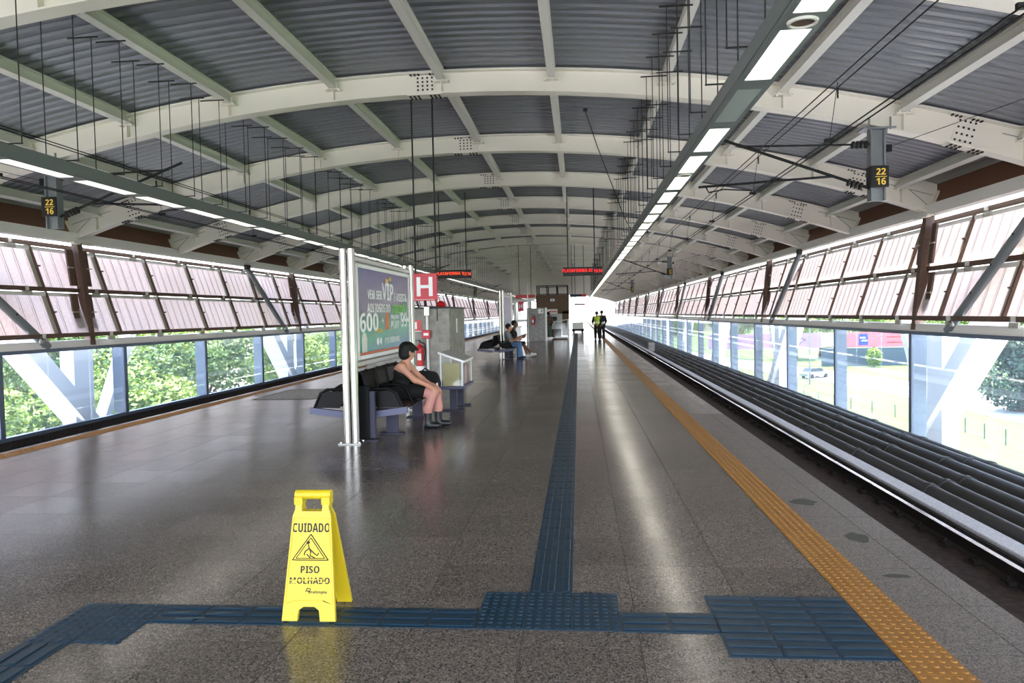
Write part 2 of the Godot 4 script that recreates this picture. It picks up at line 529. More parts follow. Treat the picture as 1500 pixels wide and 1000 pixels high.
# ================================================================ roof
func rib_bot(o: float) -> float:
	return 6.19 - (35.9 - sqrt(35.9 * 35.9 - o * o))
func roof_y(o: float) -> float:
	return 6.68 - (39.5 - sqrt(39.5 * 39.5 - o * o))
func rib_top(o: float) -> float:
	return roof_y(minf(absf(o), 11.45)) - 0.05 + maxf(0.0, absf(o) - 11.45) * 0.03
const PJ := 2.28
func build_roof() -> void:
	var ce := setting("ceiling", "grey corrugated steel roof decking on pale purlins")
	# one bay of corrugated sheet, the corrugations running over the arch
	var s := st()
	var n := 24
	var pitch := RS / 20.0
	var prof := []
	for i in 20:
		var z := -pitch * i
		prof.append_array([Vector2(z, 0), Vector2(z - pitch * 0.42, 0), Vector2(z - pitch * 0.52, 0.045), Vector2(z - pitch * 0.90, 0.045)])
	prof.append(Vector2(-RS, 0))
	for i in n:
		var o0 := -11.7 + 23.4 * i / n
		var o1 := -11.7 + 23.4 * (i + 1) / n
		for j in prof.size() - 1:
			var a: Vector2 = prof[j]
			var b: Vector2 = prof[j + 1]
			face(s, [Vector3(o0, roof_y(o0) + a.y, a.x), Vector3(o1, roof_y(o1) + a.y, a.x), Vector3(o1, roof_y(o1) + b.y, b.x), Vector3(o0, roof_y(o0) + b.y, b.x)], Vector3((o0 + o1) / 2, 99, a.x))
	var sheet := s.commit()
	# outer skin above, so that no daylight leaks through the joints
	s = st()
	for i in n:
		var o0 := -12.6 + 25.2 * i / n
		var o1 := -12.6 + 25.2 * (i + 1) / n
		beam(s, Vector3(XC + o0, roof_y(o0) + 0.16, -90), Vector3(XC + o1, roof_y(o1) + 0.16, -90), 206.0, 0.04)
	mi("roof_skin", s, "soffit", ce)
	s = st()
	bx(s, Vector3(0, -0.012, 0), Vector3(0.15, 0.022, RS - 0.06))
	bx(s, Vector3(0, -0.12, 0), Vector3(0.035, 0.2, RS - 0.06))
	bx(s, Vector3(0, -0.225, 0), Vector3(0.15, 0.022, RS - 0.06))
	for q in [-1, 1]:
		bx(s, Vector3(0.068 * q, -0.205, 0), Vector3(0.014, 0.03, RS - 0.06))
	var purlin := s.commit()
	var rest := st()
	for k in range(K0, K1):
		mi("roof_sheet", sheet, "roof_sheet", ce, at(Vector3(XC, 0, rz(k))))
		for j in range(-5, 6):
			var o := PJ * j
			var t := Transform3D(Basis(Vector3.BACK, -asin(o / 39.5)), Vector3(XC + o, roof_y(o) - 0.005, rz(k + 0.5)))
			if k < 24:
				mi("purlin", purlin, "purlin_paint", ce, t)
			else:
				bx(rest, t.origin + Vector3(0, -0.12, 0), Vector3(0.12, 0.22, RS), t.basis)
	tag(mi("far_purlins", rest, "purlin_paint", ce), "", "", "", "stuff")
	# one rib with its parts
	var rib := thing("roof_rib", "white arched steel rib spanning the hall under the corrugated roof", "roof rib", Vector3(XC, 0, rz(K0)), 0.0, "arched roof ribs")
	var os := []
	for i in 29:
		os.append(-12.1 + 24.2 * i / 28.0)
	s = st()
	for i in 28:
		var a: float = os[i]
		var b: float = os[i + 1]
		var ta := a if absf(a) < 12 else signf(a) * 12.5
		var tb := b if absf(b) < 12 else signf(b) * 12.5
		prism(s, [Vector2(a, rib_bot(a)), Vector2(b, rib_bot(b)), Vector2(tb, rib_top(tb)), Vector2(ta, rib_top(ta))], at(Vector3(0, 0, -0.012)), 0.024)
	mi("web", s, "rib_paint", rib)
	s = st()
	var s2 := st()
	for i in 28:
		var a: float = os[i]
		var b: float = os[i + 1]
		beam(s, Vector3(a, rib_bot(a), 0), Vector3(b, rib_bot(b), 0), 0.30, 0.03)
		var ta := a if absf(a) < 12 else signf(a) * 12.5
		var tb := b if absf(b) < 12 else signf(b) * 12.5
		beam(s2, Vector3(ta, rib_top(ta), 0), Vector3(tb, rib_top(tb), 0), 0.30, 0.03)
	mi("bottom_flange", s, "rib_paint", rib)
	mi("top_flange", s2, "rib_paint", rib)
	for g in [-1.0, 1.0]:
		s = st()
		beam(s, Vector3(12.1 * g, rib_bot(12.1), 0), Vector3(12.5 * g, rib_top(12.5), 0), 0.30, 0.03)
		mi("end_plate", s, "rib_paint", rib)
		s = st()   # thin raised seams that fan out over the haunch
		for q in [0.013, -0.013]:
			beam(s, Vector3(11.0 * g, rib_bot(11.0) + 0.45, q), Vector3(12.25 * g, rib_bot(12.0) + 0.42, q), 0.012, 0.02)
			beam(s, Vector3(11.45 * g, rib_top(11.4) - 0.06, q), Vector3(12.15 * g, rib_bot(12.0) + 0.12, q), 0.012, 0.02)
		mi("haunch_seam", s, "soffit", rib)
	for j in range(-5, 6):
		var o := PJ * j
		s = st()
		var yb := rib_bot(o) + 0.015
		var yt := roof_y(o) - 0.26
		bx(s, Vector3(o, (yb + yt) / 2, 0), Vector3(0.02, yt - yb, 0.28))
		mi("stiffener", s, "rib_paint", rib)
		s = st()
		bx(s, Vector3(o, roof_y(o) - 0.262, 0), Vector3(0.34, 0.02, 0.4))
		for q in [-1, 1]:
			bx(s, Vector3(o + 0.13 * q, roof_y(o) - 0.285, 0.17), Vector3(0.035, 0.03, 0.035))
			bx(s, Vector3(o + 0.10 * q, roof_y(o) - 0.20, 0.17), Vector3(0.03, 0.13, 0.05))
		mi("purlin_cleat", s, "rib_paint", rib)
	for o in [-0.35, 10.3, -10.3]:
		var ang := -asin(o / 37.0)
		var b := Basis(Vector3.BACK, ang)
		var h := rib_top(o) - rib_bot(o)
		var c := Vector3(o, (rib_bot(o) + rib_top(o)) / 2, 0)
		s = st()
		for q in [-1, 1]:
			bx(s, c + Vector3(0, 0, 0.022 * q), Vector3(0.42, h - 0.10, 0.018), b)
		var web_plate := mi("splice_plate", s, "rib_paint", rib)
		s = st()
		bx(s, Vector3(o, rib_bot(o) - 0.024, 0), Vector3(0.72, 0.018, 0.29), b)
		var s3 := st()
		bx(s3, Vector3(o, rib_top(o) - 0.03, 0.09), Vector3(0.66, 0.018, 0.11), b)
		mi("upper_flange_plate", s3, "rib_paint", rib)
		var low_plate := mi("flange_plate", s, "rib_paint", rib)
		s = st()
		for u in 4:
			for w in 4:
				if u in [1, 2] or w != 9:
					for q in [-1, 1]:
						bx(s, c + b * Vector3(-0.15 + 0.1 * u, (h - 0.2) * (w / 3.0 - 0.5), 0.04 * q), Vector3(0.034, 0.034, 0.02), b)
		tag(mi("bolts", s, "bolt", web_plate), "", "", "", "stuff")
		s = st()
		for u in 8:
			if u in [3, 4]:
				continue
			for w in [-0.10, -0.05, 0.05, 0.10]:
				bx(s, Vector3(o, rib_bot(o) - 0.045, 0) + b * Vector3(-0.30 + 0.086 * u, 0, w), Vector3(0.034, 0.03, 0.034), b)
			for w in [0.08, 0.13]:
				bx(s, Vector3(o, rib_top(o) - 0.05, 0) + b * Vector3(-0.28 + 0.08 * u, 0, w), Vector3(0.03, 0.03, 0.03), b)
		tag(mi("bolts", s, "bolt", low_plate), "", "", "", "stuff")
	var plain := thing("roof_rib", "white arched steel rib far down the hall under the corrugated roof", "roof rib", Vector3(XC, 0, rz(14)), 0.0, "far roof ribs")
	for c in ["web", "bottom_flange", "top_flange", "end_plate"]:
		var src: MeshInstance3D = rib.get_node(c)
		mi(c, src.mesh, "rib_paint", plain)
	for k in range(K0 + 1, K1 + 1):
		if k != 14:
			copy(rib if k < 14 else plain, Vector3(XC, 0, rz(k)))

# ================================================================ side walls
func build_walls(sg: float) -> void:
	var side := "tree-side" if sg < 0 else "track-side"
	var wl := setting("wall_left" if sg < 0 else "wall_right", "upper side wall of pale ribbed panels in a brown steel frame")
	var X := func(o: float) -> float: return XC + sg * o
	var b0 := Vector2(11.79, 1.25)
	var u := Vector2(0.86, 2.61).normalized()
	var L := 2.748
	var pt := func(v: float, inn := 0.0) -> Vector2: return b0 + u * v + Vector2(-u.y, u.x) * inn   # on the tilted wall, v up the slope, inn towards the hall
	var zmin := rz(K1)
	var zmax := rz(K0)
	var zc := (zmin + zmax) / 2
	var zl := zmax - zmin
	var s := st()
	bx(s, Vector3(X.call(12.16), 4.14, zc), Vector3(0.30, 0.28, zl))
	mi("white_beam", s, "white_paint", wl)
	s = st()
	bx(s, Vector3(X.call(11.82), 1.03, zc), Vector3(0.14, 0.20, zl))
	bx(s, Vector3(X.call(11.74), 0.945, zc), Vector3(0.10, 0.03, zl))
	mi("sill_beam", s, "white_paint", wl)
	s = st()
	bx(s, Vector3(X.call(12.72), 2.65, zc), Vector3(0.02, 0.02, zl))
	# shared shapes of a bay
	var basis := Basis(Vector3(0, 0, -sg), Vector3(sg * u.x, u.y, 0), Vector3(-sg * u.y, u.x, 0))   # x along the wall, y up the slope, z towards the hall
	var pw := RS / 2 - 0.13
	var ph := L / 2 - 0.16
	s = st()
	bx(s, Vector3.ZERO, Vector3(pw, ph, 0.02))
	var rx := -pw / 2 + 0.06
	while rx < pw / 2 - 0.03:
		bx(s, Vector3(rx, 0, 0.013), Vector3(0.016, ph, 0.012))
		bx(s, Vector3(rx + 0.07, 0, 0.011), Vector3(0.010, ph, 0.008))
		rx += 0.44
	var panel := s.commit()
	s = st()
	bx(s, Vector3(-0.045, 0, 0.03), Vector3(0.055, ph + 0.06, 0.10))
	bx(s, Vector3(-0.045, 0.0, 0.10), Vector3(0.09, 0.03, 0.10))
	var mull_dark := s.commit()
	s = st()
	bx(s, Vector3(0.06, 0, 0.02), Vector3(0.15, ph + 0.06, 0.03))
	var mull_light := s.commit()
	s = st()
	bx(s, Vector3.ZERO, Vector3(0.13, 0.12, RS - 0.004))
	var rail := s.commit()
	s = st()
	bx(s, Vector3.ZERO, Vector3(0.05, 0.10, RS - 0.004))
	var ledge := s.commit()
	s = st()   # cleat with bolt heads that ties a rail to the panels
	bx(s, Vector3.ZERO, Vector3(0.05, 0.12, 0.34))
	bx(s, Vector3(-sg * 0.06, 0.13, 0.08), Vector3(0.12, 0.12, 0.03))
	for q in 4:
		bx(s, Vector3(-sg * 0.03, 0.0, -0.12 + 0.08 * q), Vector3(0.02, 0.03, 0.03))
	var cleat := s.commit()
	for k in range(K0, K1):
		var z := rz(k)
		for v in [[0.0, -0.01], [L / 2, 0.0], [L, 0.0]]:
			var c: Vector2 = pt.call(v[0], 0.09)
			mi("frame_rail", rail, "brown_paint", wl, at(Vector3(X.call(c.x), c.y, z - RS / 2)))
			c = pt.call(v[0] - 0.12, 0.03)
			if v[0] > 0.1:
				mi("ledge", ledge, "white_paint", wl, at(Vector3(X.call(c.x), c.y, z - RS / 2)))
			if k < 9:
				for q in [0.14, 0.62]:
					c = pt.call(v[0] - 0.13, 0.085)
					mi("cleat", cleat, "mullion_light", wl, at(Vector3(X.call(c.x), c.y, z - RS * q)))
		for h in 2:
			var zp := z - RS * (0.5 * h)
			for row in 2:
				var c: Vector2 = pt.call(L * (0.25 + 0.5 * row))
				var o := Vector3(X.call(c.x), c.y, zp)
				mi("wall_panel", panel, "panel", wl, Transform3D(basis, o))
				o.z = zp - RS / 4
				mi("mullion", mull_dark, "brown_paint", wl, Transform3D(basis, o))
				mi("mullion_cover", mull_light, "mullion_light", wl, Transform3D(basis, o))
		s = st()
		bx(s, Vector3(X.call(12.36), 4.63, z - RS / 2), Vector3(0.03, 0.72, RS - 0.03))
		mi("fascia_panel", s, "fascia_brown", wl)
		s = st()
		beam(s, Vector3(X.call(11.5), roof_y(11.4) - 0.09, z - RS / 2), Vector3(X.call(12.42), roof_y(11.4) - 0.05, z - RS / 2), RS - 0.35, 0.03)
		bx(s, Vector3(X.call(12.28), roof_y(11.4) - 0.11, z - RS / 2), Vector3(0.06, 0.06, RS - 0.32))
		mi("soffit_panel", s, "soffit", wl)
	# brown posts on every third rib
	var first: Node3D = null
	for k in range(K0 + 1, K1 + 1, 3):
		var z := rz(k)
		if first:
			copy(first, Vector3(0, 0, z))
			continue
		var po := thing("wall_post", "tall brown steel post bolted to the %s wall" % side, "post", Vector3(0, 0, z), 0.0, "brown posts of the %s wall" % side)
		first = po
		var a := Vector2(11.72, 0.93)
		var b := Vector2(12.05, 4.06)
		var lean := Vector3(X.call(a.x), a.y, 0)
		var top := Vector3(X.call(b.x), b.y, 0)
		s = st()
		beam(s, lean, top, 0.03, 0.22, Vector3.BACK)
		mi("flange", s, "brown_paint", po)
		s = st()
		beam(s, lean + Vector3(sg * 0.13, 0, 0), top + Vector3(sg * 0.13, 0, 0), 0.24, 0.03, Vector3.BACK)
		mi("post_web", s, "brown_paint", po)
		for q in [-1, 1]:
			for row in 2:
				var v0: float = 0.12 + row * (L / 2)
				var p0: Vector2 = pt.call(v0, 0.16)
				var p1: Vector2 = pt.call(v0 + L / 2 - 0.26, 0.16)
				s = st()
				beam(s, Vector3(X.call(11.93 + row * 0.1), p0.y, 0.34 * q), Vector3(X.call(12.06 + row * 0.1), p1.y, 0.34 * q), 0.05, 0.24, Vector3.BACK)
				mi("side_board", s, "brown_paint", po)
				s = st()
				beam(s, Vector3(X.call(11.98 + row * 0.1), p0.y, 0.17 * q), Vector3(X.call(12.11 + row * 0.1), p1.y, 0.17 * q), 0.03, 0.16, Vector3.BACK)
				mi("cover_board", s, "brown_paint", po)
				s = st()
				bx(s, Vector3(X.call(11.94 + row * 0.1), (p0.y + p1.y) / 2, 0.4 * q), Vector3(0.04, 0.035, 0.24))
				mi("clip", s, "mullion_light", po)
		s = st()
		for q in [-1, 1]:
			bx(s, Vector3(X.call(12.0), 3.99, 0.25 * q), Vector3(0.16, 0.05, 0.30))
			for w in 4:
				bx(s, Vector3(X.call(11.96), 3.95, 0.14 * q + 0.075 * w * q), Vector3(0.12, 0.03, 0.03))
		mi("bolted_shoe", s, "rib_paint", po)
	# window band
	var gx := 9.02 if sg > 0 else -14.48
	var step := 5.95 if sg > 0 else 5.13
	var d := (20.96 if sg > 0 else 17.2) - step * 5
	var wn := 1 if sg < 0 else 60
	var gb := -2.03 if sg > 0 else -1.25      # foot of the glass
	while d < 188.0:
		var w := setting("window_%d" % wn, "tall window bay of clear panes in a blue-grey frame")
		wn += 1
		s = st()
		bx(s, Vector3(gx + sg * 0.16, (0.9 + gb) / 2, -d), Vector3(0.40, 0.95 - gb, 0.16))
		mi("window_post", s, "frame_alu", w)
		s = st()
		bx(s, Vector3(gx, 0.88, -d - step / 2), Vector3(0.14, 0.09, step))
		mi("window_head", s, "frame_alu", w)
		s = st()
		bx(s, Vector3(gx, gb - 0.05, -d - step / 2), Vector3(0.16, 0.10, step))
		mi("window_sill", s, "frame_alu", w)
		for i in 3:
			s = st()
			bx(s, Vector3(gx, (0.85 + gb) / 2, -d - step * (i + 0.5) / 3.0), Vector3(0.012, 0.85 - gb, step / 3.0 - 0.02))
			mi("pane", s, "glass", w)
		d += step
	s = st()
	bx(s, Vector3(X.call(11.78), (gb - 0.1 - 3.4) / 2, zc), Vector3(0.30, 3.3 + gb, zl))
	mi("parapet", s, "dark_concrete", wl)
	# diagonal pipes and white struts outside
	var pipe: Node3D = null
	var strut: Node3D = null
	for k in range(K0, K1, 3):
		if not pipe:
			pipe = thing("diagonal_brace", "grey round steel brace crossing the %s wall panels" % side, "brace", Vector3(0, 0, rz(k)), 0.0, "diagonal pipe braces of the %s wall" % side)
			s = st()
			tube(s, [Vector3(X.call(12.0), 3.95, 0), Vector3(X.call(11.72), 0.98, -RS * 0.655)], 0.11, 12)
			mi("pipe", s, "grey_steel", pipe)
			s = st()
			for t in [0.08, 0.3, 0.5, 0.7, 0.92]:
				bx(s, Vector3(X.call(lerpf(11.9, 11.62, t)), lerpf(3.95, 0.98, t), -RS * 0.655 * t), Vector3(0.03, 0.05, 0.05))
			tag(mi("bolts", s, "bolt", pipe), "", "", "", "stuff")
			s = st()
			bx(s, Vector3(X.call(11.95), 3.95, 0.05), Vector3(0.16, 0.22, 0.34))
			mi("anchor", s, "bolt", pipe)
		else:
			copy(pipe, Vector3(0, 0, rz(k)))
		if not strut:
			strut = thing("window_strut", "large white strut outside the %s windows forming a V" % side, "strut", Vector3(0, 0, rz(k)), 0.0, "white struts outside the %s windows" % side)
			s = st()
			beam(s, Vector3(X.call(12.9), 3.4, -1.5), Vector3(X.call(12.9), -4.2, -9.4), 0.5, 0.8, Vector3(1, 0, 0))
			mi("raking_strut", s, "strut_white", strut)
			s = st()
			bx(s, Vector3(X.call(12.9), -3.6, -6.4), Vector3(0.45, 9.2, 0.9))
			mi("column", s, "strut_white", strut)
			s = st()
			beam(s, Vector3(X.call(13.3), 3.4, -11.0), Vector3(X.call(13.3), -4.2, -6.6), 0.3, 0.4, Vector3(1, 0, 0))
			mi("far_strut", s, "strut_white", strut)
		else:
			copy(strut, Vector3(0, 0, rz(k)))

# ================================================================ tracks
func build_tracks() -> void:
	for sg in [1.0, -1.0]:
		var X := func(x: float) -> float: return x if sg > 0 else PL + PR - x
		var tb := setting("track_bed" if sg > 0 else "track_bed_001", "dark stained concrete track bed below the platform edge")
		var s := st()
		bx(s, Vector3(X.call(3.45), -1.42, -90), Vector3(3.1, 0.3, 200))
		mi("slab", s, "track_bed", tb)
		s = st()
		beam(s, Vector3(X.call(4.95), -1.68, -90), Vector3(X.call(9.15), -2.22, -90), 200.0, 0.1)
		mi("gutter", s, "dark_concrete", tb)
		s = st()
		cbx(s, Vector3(X.call(4.80), -1.31, -90), Vector3(0.27, 0.42, 200), 0.015)
		mi("kerb_top", s, "kerb", tb)
		s = st()
		bx(s, Vector3(X.call(4.64), -1.34, -90), Vector3(0.05, 0.40, 200))
		mi("kerb_face", s, "dark_concrete", tb)
		if sg < 0:
			continue
		for x in [3.0, 4.44]:
			var r := thing("rail", ("outer" if x > 4 else "platform-side") + " steel running rail with a shiny top and dark clips", "rail", Vector3(X.call(x), -1.27, 0))
			s = st()
			var pr := [Vector2(-0.075, 0), Vector2(0.075, 0), Vector2(0.075, 0.012), Vector2(0.012, 0.03), Vector2(0.012, 0.125), Vector2(0.034, 0.135), Vector2(0.034, 0.162), Vector2(-0.034, 0.162), Vector2(-0.034, 0.135), Vector2(-0.012, 0.125), Vector2(-0.012, 0.03), Vector2(-0.075, 0.012)]
			prism(s, pr, Transform3D(Basis(), Vector3(0, 0, -190)), 200.0)
			mi("rail_body", s, "rail_side", r)
			s = st()
			cbx(s, Vector3(0, 0.166, -90), Vector3(0.064, 0.010, 200), 0.003)
			mi("rail_head", s, "rail_top", r)
			s = st()   # clip and pad that hold the rail
			bx(s, Vector3(0, -0.005, 0), Vector3(0.36, 0.03, 0.20))
			for q in [-1, 1]:
				bx(s, Vector3(0.11 * q, 0.03, 0), Vector3(0.08, 0.05, 0.14))
				tube(s, [Vector3(0.15 * q, 0.02, -0.07), Vector3(0.10 * q, 0.075, -0.02), Vector3(0.15 * q, 0.06, 0.06)], 0.016, 6)
			var clip := s.commit()
			if sg > 0:
				for i in 90:
					mi("rail_clip", clip, "rail_side", r, at(Vector3(0, 0, -2.0 - 0.65 * i)))
	var prs := [[5.60, -1.40, 0.125], [6.08, -1.47, 0.15], [6.65, -1.54, 0.165], [7.30, -1.63, 0.175], [8.00, -1.75, 0.18], [8.66, -1.88, 0.14]]
	var what := ["thin dark pipe beside the white track kerb", "thick dark pipe, second out from the white track kerb", "thick dark pipe, third out from the white track kerb", "thickest dark pipe in the row under the track-side windows", "thick brown-black pipe next to the one under the sill", "thin dark pipe close under the track-side window sill"]
	for i in prs.size():
		var p: Array = prs[i]
		var c := thing("service_pipe", what[i], "pipe", Vector3(p[0], p[1], 0), 0.0, "service pipes beside the track")
		var s := st()
		tube(s, [Vector3(0, 0, 8), Vector3(0, 0, -190)], p[2], 14)
		mi("pipe_run", s, "conduit", c)
		s = st()
		tube(s, [Vector3(0, 0, 0.06), Vector3(0, 0, -0.06)], p[2] + 0.022, 14)
		var ring := s.commit()
		for k in 20:
			mi("coupling", ring, "conduit", c, at(Vector3(0, 0, -3.0 - 3.1 * k - 0.5 * (i % 3))))
		s = st()
		for k in 27:
			bx(s, Vector3(0, -p[2] - 0.04, -2.0 - 6.0 * k), Vector3(0.14, 0.16, 0.2))
		mi("saddles", s, "dark_concrete", c)

# ================================================================ light channels
func build_channels() -> void:
	for sg in [1.0, -1.0]:
		var xc := 1.757 if sg > 0 else -7.63
		var ch := thing("light_channel", "long grey light channel hung over the platform edge " + ("above the visible rails" if sg > 0 else "facing the trees"), "light fitting", Vector3(xc, 3.8, 0))
		var s := st()
		for q in [-1, 1]:
			bx(s, Vector3(0.168 * q, 0.10, -90), Vector3(0.012, 0.20, 196))
			bx(s, Vector3(0.176 * q, 0.03, -90), Vector3(0.012, 0.008, 196))
		bx(s, Vector3(0, 0.19, -90), Vector3(0.34, 0.012, 196))
		mi("trough", s, "channel", ch)
		var plate := st()
		for q in [-1, 1]:
			bx(plate, Vector3(0.143 * q, 0.006, 0), Vector3(0.04, 0.012, 1.585))
		for q in [-1, 1]:
			bx(plate, Vector3(0, 0.006, 0.72 * q), Vector3(0.246, 0.012, 0.145))
		var pm := plate.commit()
		s = st()
		bx(s, Vector3(0, 0.008, 0), Vector3(0.246, 0.008, 1.295))
		var lens := s.commit()
		s = st()
		lathe(s, [Vector2(0.118, 0.0), Vector2(0.112, -0.018), Vector2(0.094, -0.02), Vector2(0.09, 0.0)], at(Vector3.ZERO), 24)
		var ring := s.commit()
		s = st()
		lathe(s, [Vector2(0.0, -0.004), Vector2(0.092, -0.006)], Transform3D(), 24)
		var grille := s.commit()
		s = st()
		bx(s, Vector3(0.0, 0.0, 0), Vector3(0.246, 0.012, 0.33))
		var blank := s.commit()
		var n := 0
		var d := -6.745
		while d < 186.0:
			var speaker: bool = sg > 0 and (n % 4) == 3
			mi("bottom_plate", pm, "channel", ch, at(Vector3(0, 0, -d - 0.7925)))
			var off: bool = sg > 0 and n == 9
			mi("diffuser" if not off else "unlit_diffuser", lens, "lamp" if not off else "lens_off", ch, at(Vector3(0, 0, -d - 0.7925)))
			d += 1.585
			if speaker and d < 60:
				mi("speaker_plate", blank, "channel", ch, at(Vector3(0, 0.006, -d + 0.0)))
				var rr := mi("speaker_ring", ring, "purlin_paint", ch, at(Vector3(0, 0.0, -d)))
				mi("speaker_grille", grille, "wood_brown", rr)
			n += 1
		# hanger rods from the purlins
		s = st()
		tube(s, [Vector3(0, 0.19, 0), Vector3(0, 2.42, 0)], 0.0075, 6)
		bx(s, Vector3(0.14, 2.42, 0), Vector3(0.5, 0.02, 0.024))
		bx(s, Vector3(0.10, 0.20, 0), Vector3(0.22, 0.014, 0.02))
		var rod := s.commit()
		for i in 72:
			for q in [-1, 1]:
				var x: float = -sg * (0.36 if q > 0 else 0.09)
				var z := -3.4 - 1.1 * i - (0.3 if q > 0 else 0.0)
				var o := xc + x - XC
				var hgt := (roof_y(o) - 0.30 - 3.85) / 2.37
				mi("hanger_rod", rod, "rod", ch, Transform3D(Basis.from_scale(Vector3(sg, hgt, 1)), Vector3(x, 0, z)))

# ================================================================ overhead wires
func build_catenary() -> void:
	for sg in [1.0, -1.0]:
		var X := func(x: float) -> float: return x if sg > 0 else 2.0 * XC - x
		var side := "visible rails" if sg > 0 else "tree side of the platform"
		# two messenger wires above two contact wires, sagging a little between supports
		for w in [["messenger_wire", 3.66, 4.78, "upper of the"], ["messenger_wire", 3.80, 4.78, "upper of the"], ["contact_wire", 3.52, 3.93, "lower of the"], ["contact_wire", 3.62, 3.93, "lower of the"]]:
			var s := st()
			var pts := []
			for i in 40:
				var z := 9.0 - 4.4 * i
				pts.append(Vector3(X.call(w[1]), w[2], z))
			tube(s, pts, 0.0095, 5)
			var o := mi(w[0], s, "wire", self)
			tag(o, "%s paired overhead wires above the %s" % [w[3], side], "overhead wire", "%ss over the %s" % [w[0].replace("_", " "), side])
		for i in 14:
			var s := st()
			var z := -6.3 - 4.6 * i
			tube(s, [Vector3(X.call(3.70), 4.78, z), Vector3(X.call(3.58), 3.93, z)], 0.005, 5)
			bx(s, Vector3(X.call(3.70), 4.62, z), Vector3(0.02, 0.14, 0.02))
			bx(s, Vector3(X.call(3.58), 3.96, z), Vector3(0.13, 0.05, 0.04))
			tag(mi("wire_dropper", s, "wire", self), "thin dropper tying upper to lower wires over the %s" % side, "dropper", "wire droppers over the %s" % side)
		for i in 3:
			var k := 1 + 6 * i
			var x: float = X.call(5.91)
			var p := thing("wire_support", "steel drop post with number plate and arm over the %s" % side, "wire support", Vector3(x, 0, rz(k) + 0.02), 0.0, "wire supports over the %s" % side)
			var s := st()
			var yt := rib_bot(absf(x - XC)) - 0.03
			beam(s, Vector3(0, 3.68, 0), Vector3(0, yt, 0), 0.05, 0.26)
			for q in [-1, 1]:
				bx(s, Vector3(0.125 * q, (3.68 + yt) / 2, 0), Vector3(0.03, yt - 3.68, 0.20))
			mi("drop_post", s, "grey_steel", p)
			s = st()
			bx(s, Vector3(0, yt - 0.02, 0), Vector3(0.62, 0.03, 0.36))
			for q in [-1, 1]:
				bx(s, Vector3(0.2 * q, yt + 0.06, 0.17), Vector3(0.03, 0.24, 0.03))
				bx(s, Vector3(0.14 * q, yt - 0.07, 0.1), Vector3(0.04, 0.1, 0.06))
			mi("clamp_plate", s, "grey_steel", p)
			s = st()
			cbx(s, Vector3(0, 4.14, 0.16), Vector3(0.34, 0.42, 0.03), 0.005)
			bx(s, Vector3(-0.17, 4.14, 0.06), Vector3(0.02, 0.40, 0.2))
			var plate := mi("number_plate", s, "sign_black", p)
			text("upper_number", "22", 0.125, "sign_yellow", plate, at(Vector3(0.02, 4.23, 0.178)))
			text("lower_number", "16" if i == 0 else ["18", "20"][i - 1], 0.125, "sign_yellow", plate, at(Vector3(0.02, 4.04, 0.178)))
			s = st()
			bx(s, Vector3(0.02, 4.135, 0.178), Vector3(0.22, 0.012, 0.004))
			mi("number_line", s, "sign_yellow", plate)
			var a = sg
			s = st()
			tube(s, [Vector3(-0.1 * a, 3.93, 0), Vector3(-2.95 * a, 5.0, 0)], 0.03, 8)
			mi("bracket_tube", s, "wire", p)
			s = st()
			tube(s, [Vector3(-0.1 * a, 4.80, 0), Vector3(-2.65 * a, 4.86, 0)], 0.02, 8)
			mi("top_tube", s, "wire", p)
			s = st()
			tube(s, [Vector3(-0.85 * a, 4.20, 0), Vector3(-3.45 * a, 4.08, 0)], 0.024, 8)
			mi("registration_tube", s, "wire", p)
			s = st()
			tube(s, [Vector3(-3.3 * a, 4.07, 0), Vector3(-3.25 * a, 3.97, 0), Vector3(-2.95 * a, 4.02, 0), Vector3(-2.42 * a, 3.98, 0), Vector3(-2.39 * a, 3.90, 0)], 0.015, 6)
			mi("steady_arm", s, "wire", p)
			for q in [[Vector3(-0.2, 4.80, 0), Vector3(-1, 0, 0)], [Vector3(-0.3, 3.99, 0), Vector3(-0.94, 0.33, 0)]]:
				s = st()
				for e in 4:
					var c: Vector3 = q[0] + q[1] * (0.08 * e)
					var d: Vector3 = q[1] * 0.02
					tube(s, [Vector3((c.x - d.x) * a, c.y - d.y, 0), Vector3((c.x + d.x) * a, c.y + d.y, 0)], 0.075, 10)
				mi("insulator", s, "bolt", p)
			s = st()
			tube(s, [Vector3(0.2 * a, 4.72, 0.05), Vector3(5.2 * a, 5.9, RS * 1.1)], 0.006, 5)
			bx(s, Vector3(0.22 * a, 4.7, 0.05), Vector3(0.09, 0.14, 0.06))
			mi("guy_wire", s, "wire", p)

